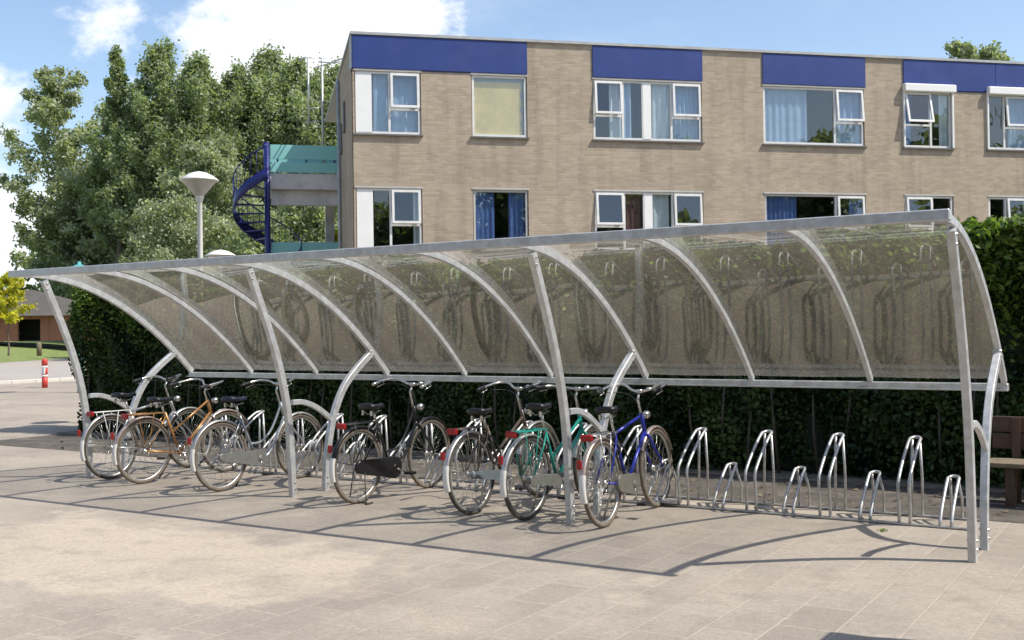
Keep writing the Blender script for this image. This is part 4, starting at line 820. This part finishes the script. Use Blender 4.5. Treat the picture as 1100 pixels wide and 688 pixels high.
# ================================================================ STREET FURNITURE
def lamp(base, h, rd_, mt, mg, mp, label, cone=True):
    o = thing('street_lamp', base, 0, label, 'street lamp', 'lamps around the square')
    q = MB(); q.lathe([(.085, 0), (.085, .8), (.05, .85), (.045, h-.42), (.06, h-.40), (.075, h-.32)], 12); q.build('pole', mp, o)
    if cone:
        q = MB(); q.lathe([(.075, h-.32), (.085, h-.30), (rd_*.90, h-.055), (rd_*.92, h-.05)], 24); q.build('diffuser', mg, o)
        q = MB(); q.lathe([(rd_*.8, h-.056), (rd_, h-.052), (rd_, h-.035), (rd_*.72, h+.03), (rd_*.4, h+.085), (rd_*.1, h+.11), (0, h+.112)], 24); q.build('lamp_shade', mt, o)
    else:
        q = MB(); q.lathe([(.075, h-.32), (.12, h-.25), (.12, h-.10)], 16); q.build('diffuser', mg, o)
        q = MB(); q.lathe([(rd_*.8, h-.11), (rd_, h-.11), (rd_*.95, h-.06), (rd_*.4, h+.02), (rd_*.18, h+.05), (rd_*.16, h+.12), (0, h+.13)], 20); q.build('lamp_shade', mt, o)
    return o
p = at(214, 187, 19); lamp((p.x, p.y, 0), p.z-.07, .33, LAMPW, LAMPG, LAMPW, 'white street lamp with an upturned cone head, nearest lamp behind the shelter')
p = at(237, 269, 29); lamp((p.x, p.y, 0), p.z-.1, .40, LAMPW, LAMPG, LAMPW, 'farther white lamp whose cap just shows over the shelter beam')
p = at(85, 281, 30); lamp((p.x, p.y, 0), p.z-.13, .30, LAMPT, LAMPG, LAMPT, 'teal street lamp with a flat hat at the hedge end', cone=False)
p = at(48, 400, 33); bo = thing('bollard', (p.x, p.y, 0), 0, 'red and white striped bollard on the square at the left', 'bollard')
for z0, z1, m_, r_ in ((0, .33, REDP, .085), (.33, .39, WPANEL, .092), (.39, .60, REDP, .085), (.60, .66, WPANEL, .092), (.66, .84, REDP, .085)):
    q = MB(); q.lathe([(0, z0), (r_, z0), (r_, z1), (r_*.7, z1+(.03 if z1 > .8 else 0)), (0, z1+(.035 if z1 > .8 else 0))], 16); q.build('band', m_, bo)
q = MB(); q.box((.02, -.12, .42), (.16, -.09, .60), bev=.005); q.build('sign_plate', WPANEL, bo)
p = at(42, 374, 70); q = MB(); q.lathe([(0, 0), (.16, 0), (.16, .75), (.12, .85), (0, .86)], 10); tag(q.build('wooden_post', WOOD2, None, (p.x, p.y, .25)), 'short brown post on the grass bank', 'post')
A = at(-20, 362, 80); B = at(84, 362, 88); A.z = B.z = 1.1
d = (B-A); rl = thing('railing', (A.x, A.y, 1.1), math.atan2(d.y, d.x), 'low pale railing along the top of the grass bank', 'railing'); ln = d.length
q = MB(); q.tube([(0, 0, .62), (ln, 0, .62)], .05, 6); q.build('rail', ANT, rl)
for i in range(6): q = MB(); q.tube([(ln*i/5, 0, 0), (ln*i/5, 0, .62)], .05, 6); q.build('post', ANT, rl)
# far brick house
p = at(-62, 366, 80); hb = thing('brick_house', (p.x, p.y, 1.15), math.atan2(rt.y, rt.x)+.1, 'low red brick house with a grey hipped roof at the far left', 'house')
q = MB(); wallgrid(q, 0, 11.2, 0, 1.85, [(5.3, 6.9, 0, 1.6)], 0, .3); q.box((0, .3, 0), (.3, 8, 1.85)); q.box((10.9, .3, 0), (11.2, 8, 1.85)); q.build('wall', BRICKR, hb)
q = MB(); q.add([(-.6, -.7, 1.85), (11.9, -.7, 1.85), (11.9, 8.7, 1.85), (-.6, 8.7, 1.85), (2.2, 4, 3.9), (5.2, 4, 3.9)], [(0, 1, 5, 4), (1, 2, 5), (2, 3, 4, 5), (3, 0, 4), (3, 2, 1, 0)]); q.build('roof', ROOFT, hb)
q = MB(); q.box((.31, 2.5, 0), (10.89, 2.6, 1.84)); q.build('doorway', DARK, hb)
# bench behind the right end
bn = thing('park_bench', (.75, 2.6, 0), 0, 'brown timber bench in front of the hedge at the right end', 'bench')
for i in range(3): q = MB(); q.box((-1.05, -.24+i*.14, .345), (1.05, -.115+i*.14, .385), bev=.004); q.build('seat_plank', WOOD2 if i < 3 else WOOD, bn)
for i in range(2): q = MB(); q.box((-1.05, .22, .46+i*.15), (1.05, .25, .60+i*.15), bev=.004); q.build('back_plank', WOOD, bn)
for xx in (-.85, .85):
    q = MB(); q.box((xx-.04, -.2, 0), (xx+.04, -.12, .344)); q.build('leg', WOOD, bn); q = MB(); q.box((xx-.04, .10, 0), (xx+.04, .18, .344)); q.box((xx-.035, .181, .2), (xx+.035, .219, .74)); q.build('leg', WOOD, bn)
# unseen cabinet added right of the camera to cast the corner shadow
cb = thing('shadow_cabinet', (1.34, -2.13, 0), 0, 'unseen narrow green cabinet added to cast the corner shadow', 'cabinet')
q = MB(); q.box((-.31, -.33, .1), (.31, .33, 1.78), bev=.01); q.build('body', CABG, cb); q = MB(); q.box((-.34, -.36, 1.782), (.34, .36, 1.85), bev=.01); q.build('lid', CABG, cb); q = MB(); q.box((-.30, -.32, 0), (.30, .32, .098)); q.build('plinth', CONC, cb)
q = MB(); q.box((-.28, -.352, .16), (.28, -.332, 1.7), bev=.006); dd = q.build('door', CABG, cb); q = MB(); q.box((.18, -.376, .9), (.22, -.353, 1.05), bev=.004); q.build('handle', GALV, dd)
# weeds and leaves on the ground behind the racks
def tufts():
    for k, (x, y) in enumerate([(-.78, .80), (-6.2, .06)]):
        n = 18; a = rng.uniform(0, 6.28, n); r_ = rng.uniform(0, .045, n); P_ = np.stack([r_*np.cos(a), r_*np.sin(a), rng.uniform(.006, .022, n)], 1)
        o = quads('weed_tuft', P_, .012, rng.normal(size=(n, 3)), LP6, None, None, 2.5); o.location = (x, y, 0)
        tag(o, ['tiny green weed in the paving left of the right front post', 'tiny weed at the foot of the second front post'][k], 'weed', 'weeds in the paving')
tufts()
n = 380; P_ = np.stack([rng.uniform(-13, 1, n), rng.uniform(1.7, 3.5, n), np.full(n, .014)], 1)
tag(quads('leaf_litter', P_, rng.uniform(.02, .05, n), rng.normal(size=(n, 3))*.25+np.array([0, 0, 1]), leafmat('dry_leaves', (.14, .10, .06), (.30, .24, .15), .1), None), 'dry leaves scattered under the hedge', 'leaves', kind='stuff')
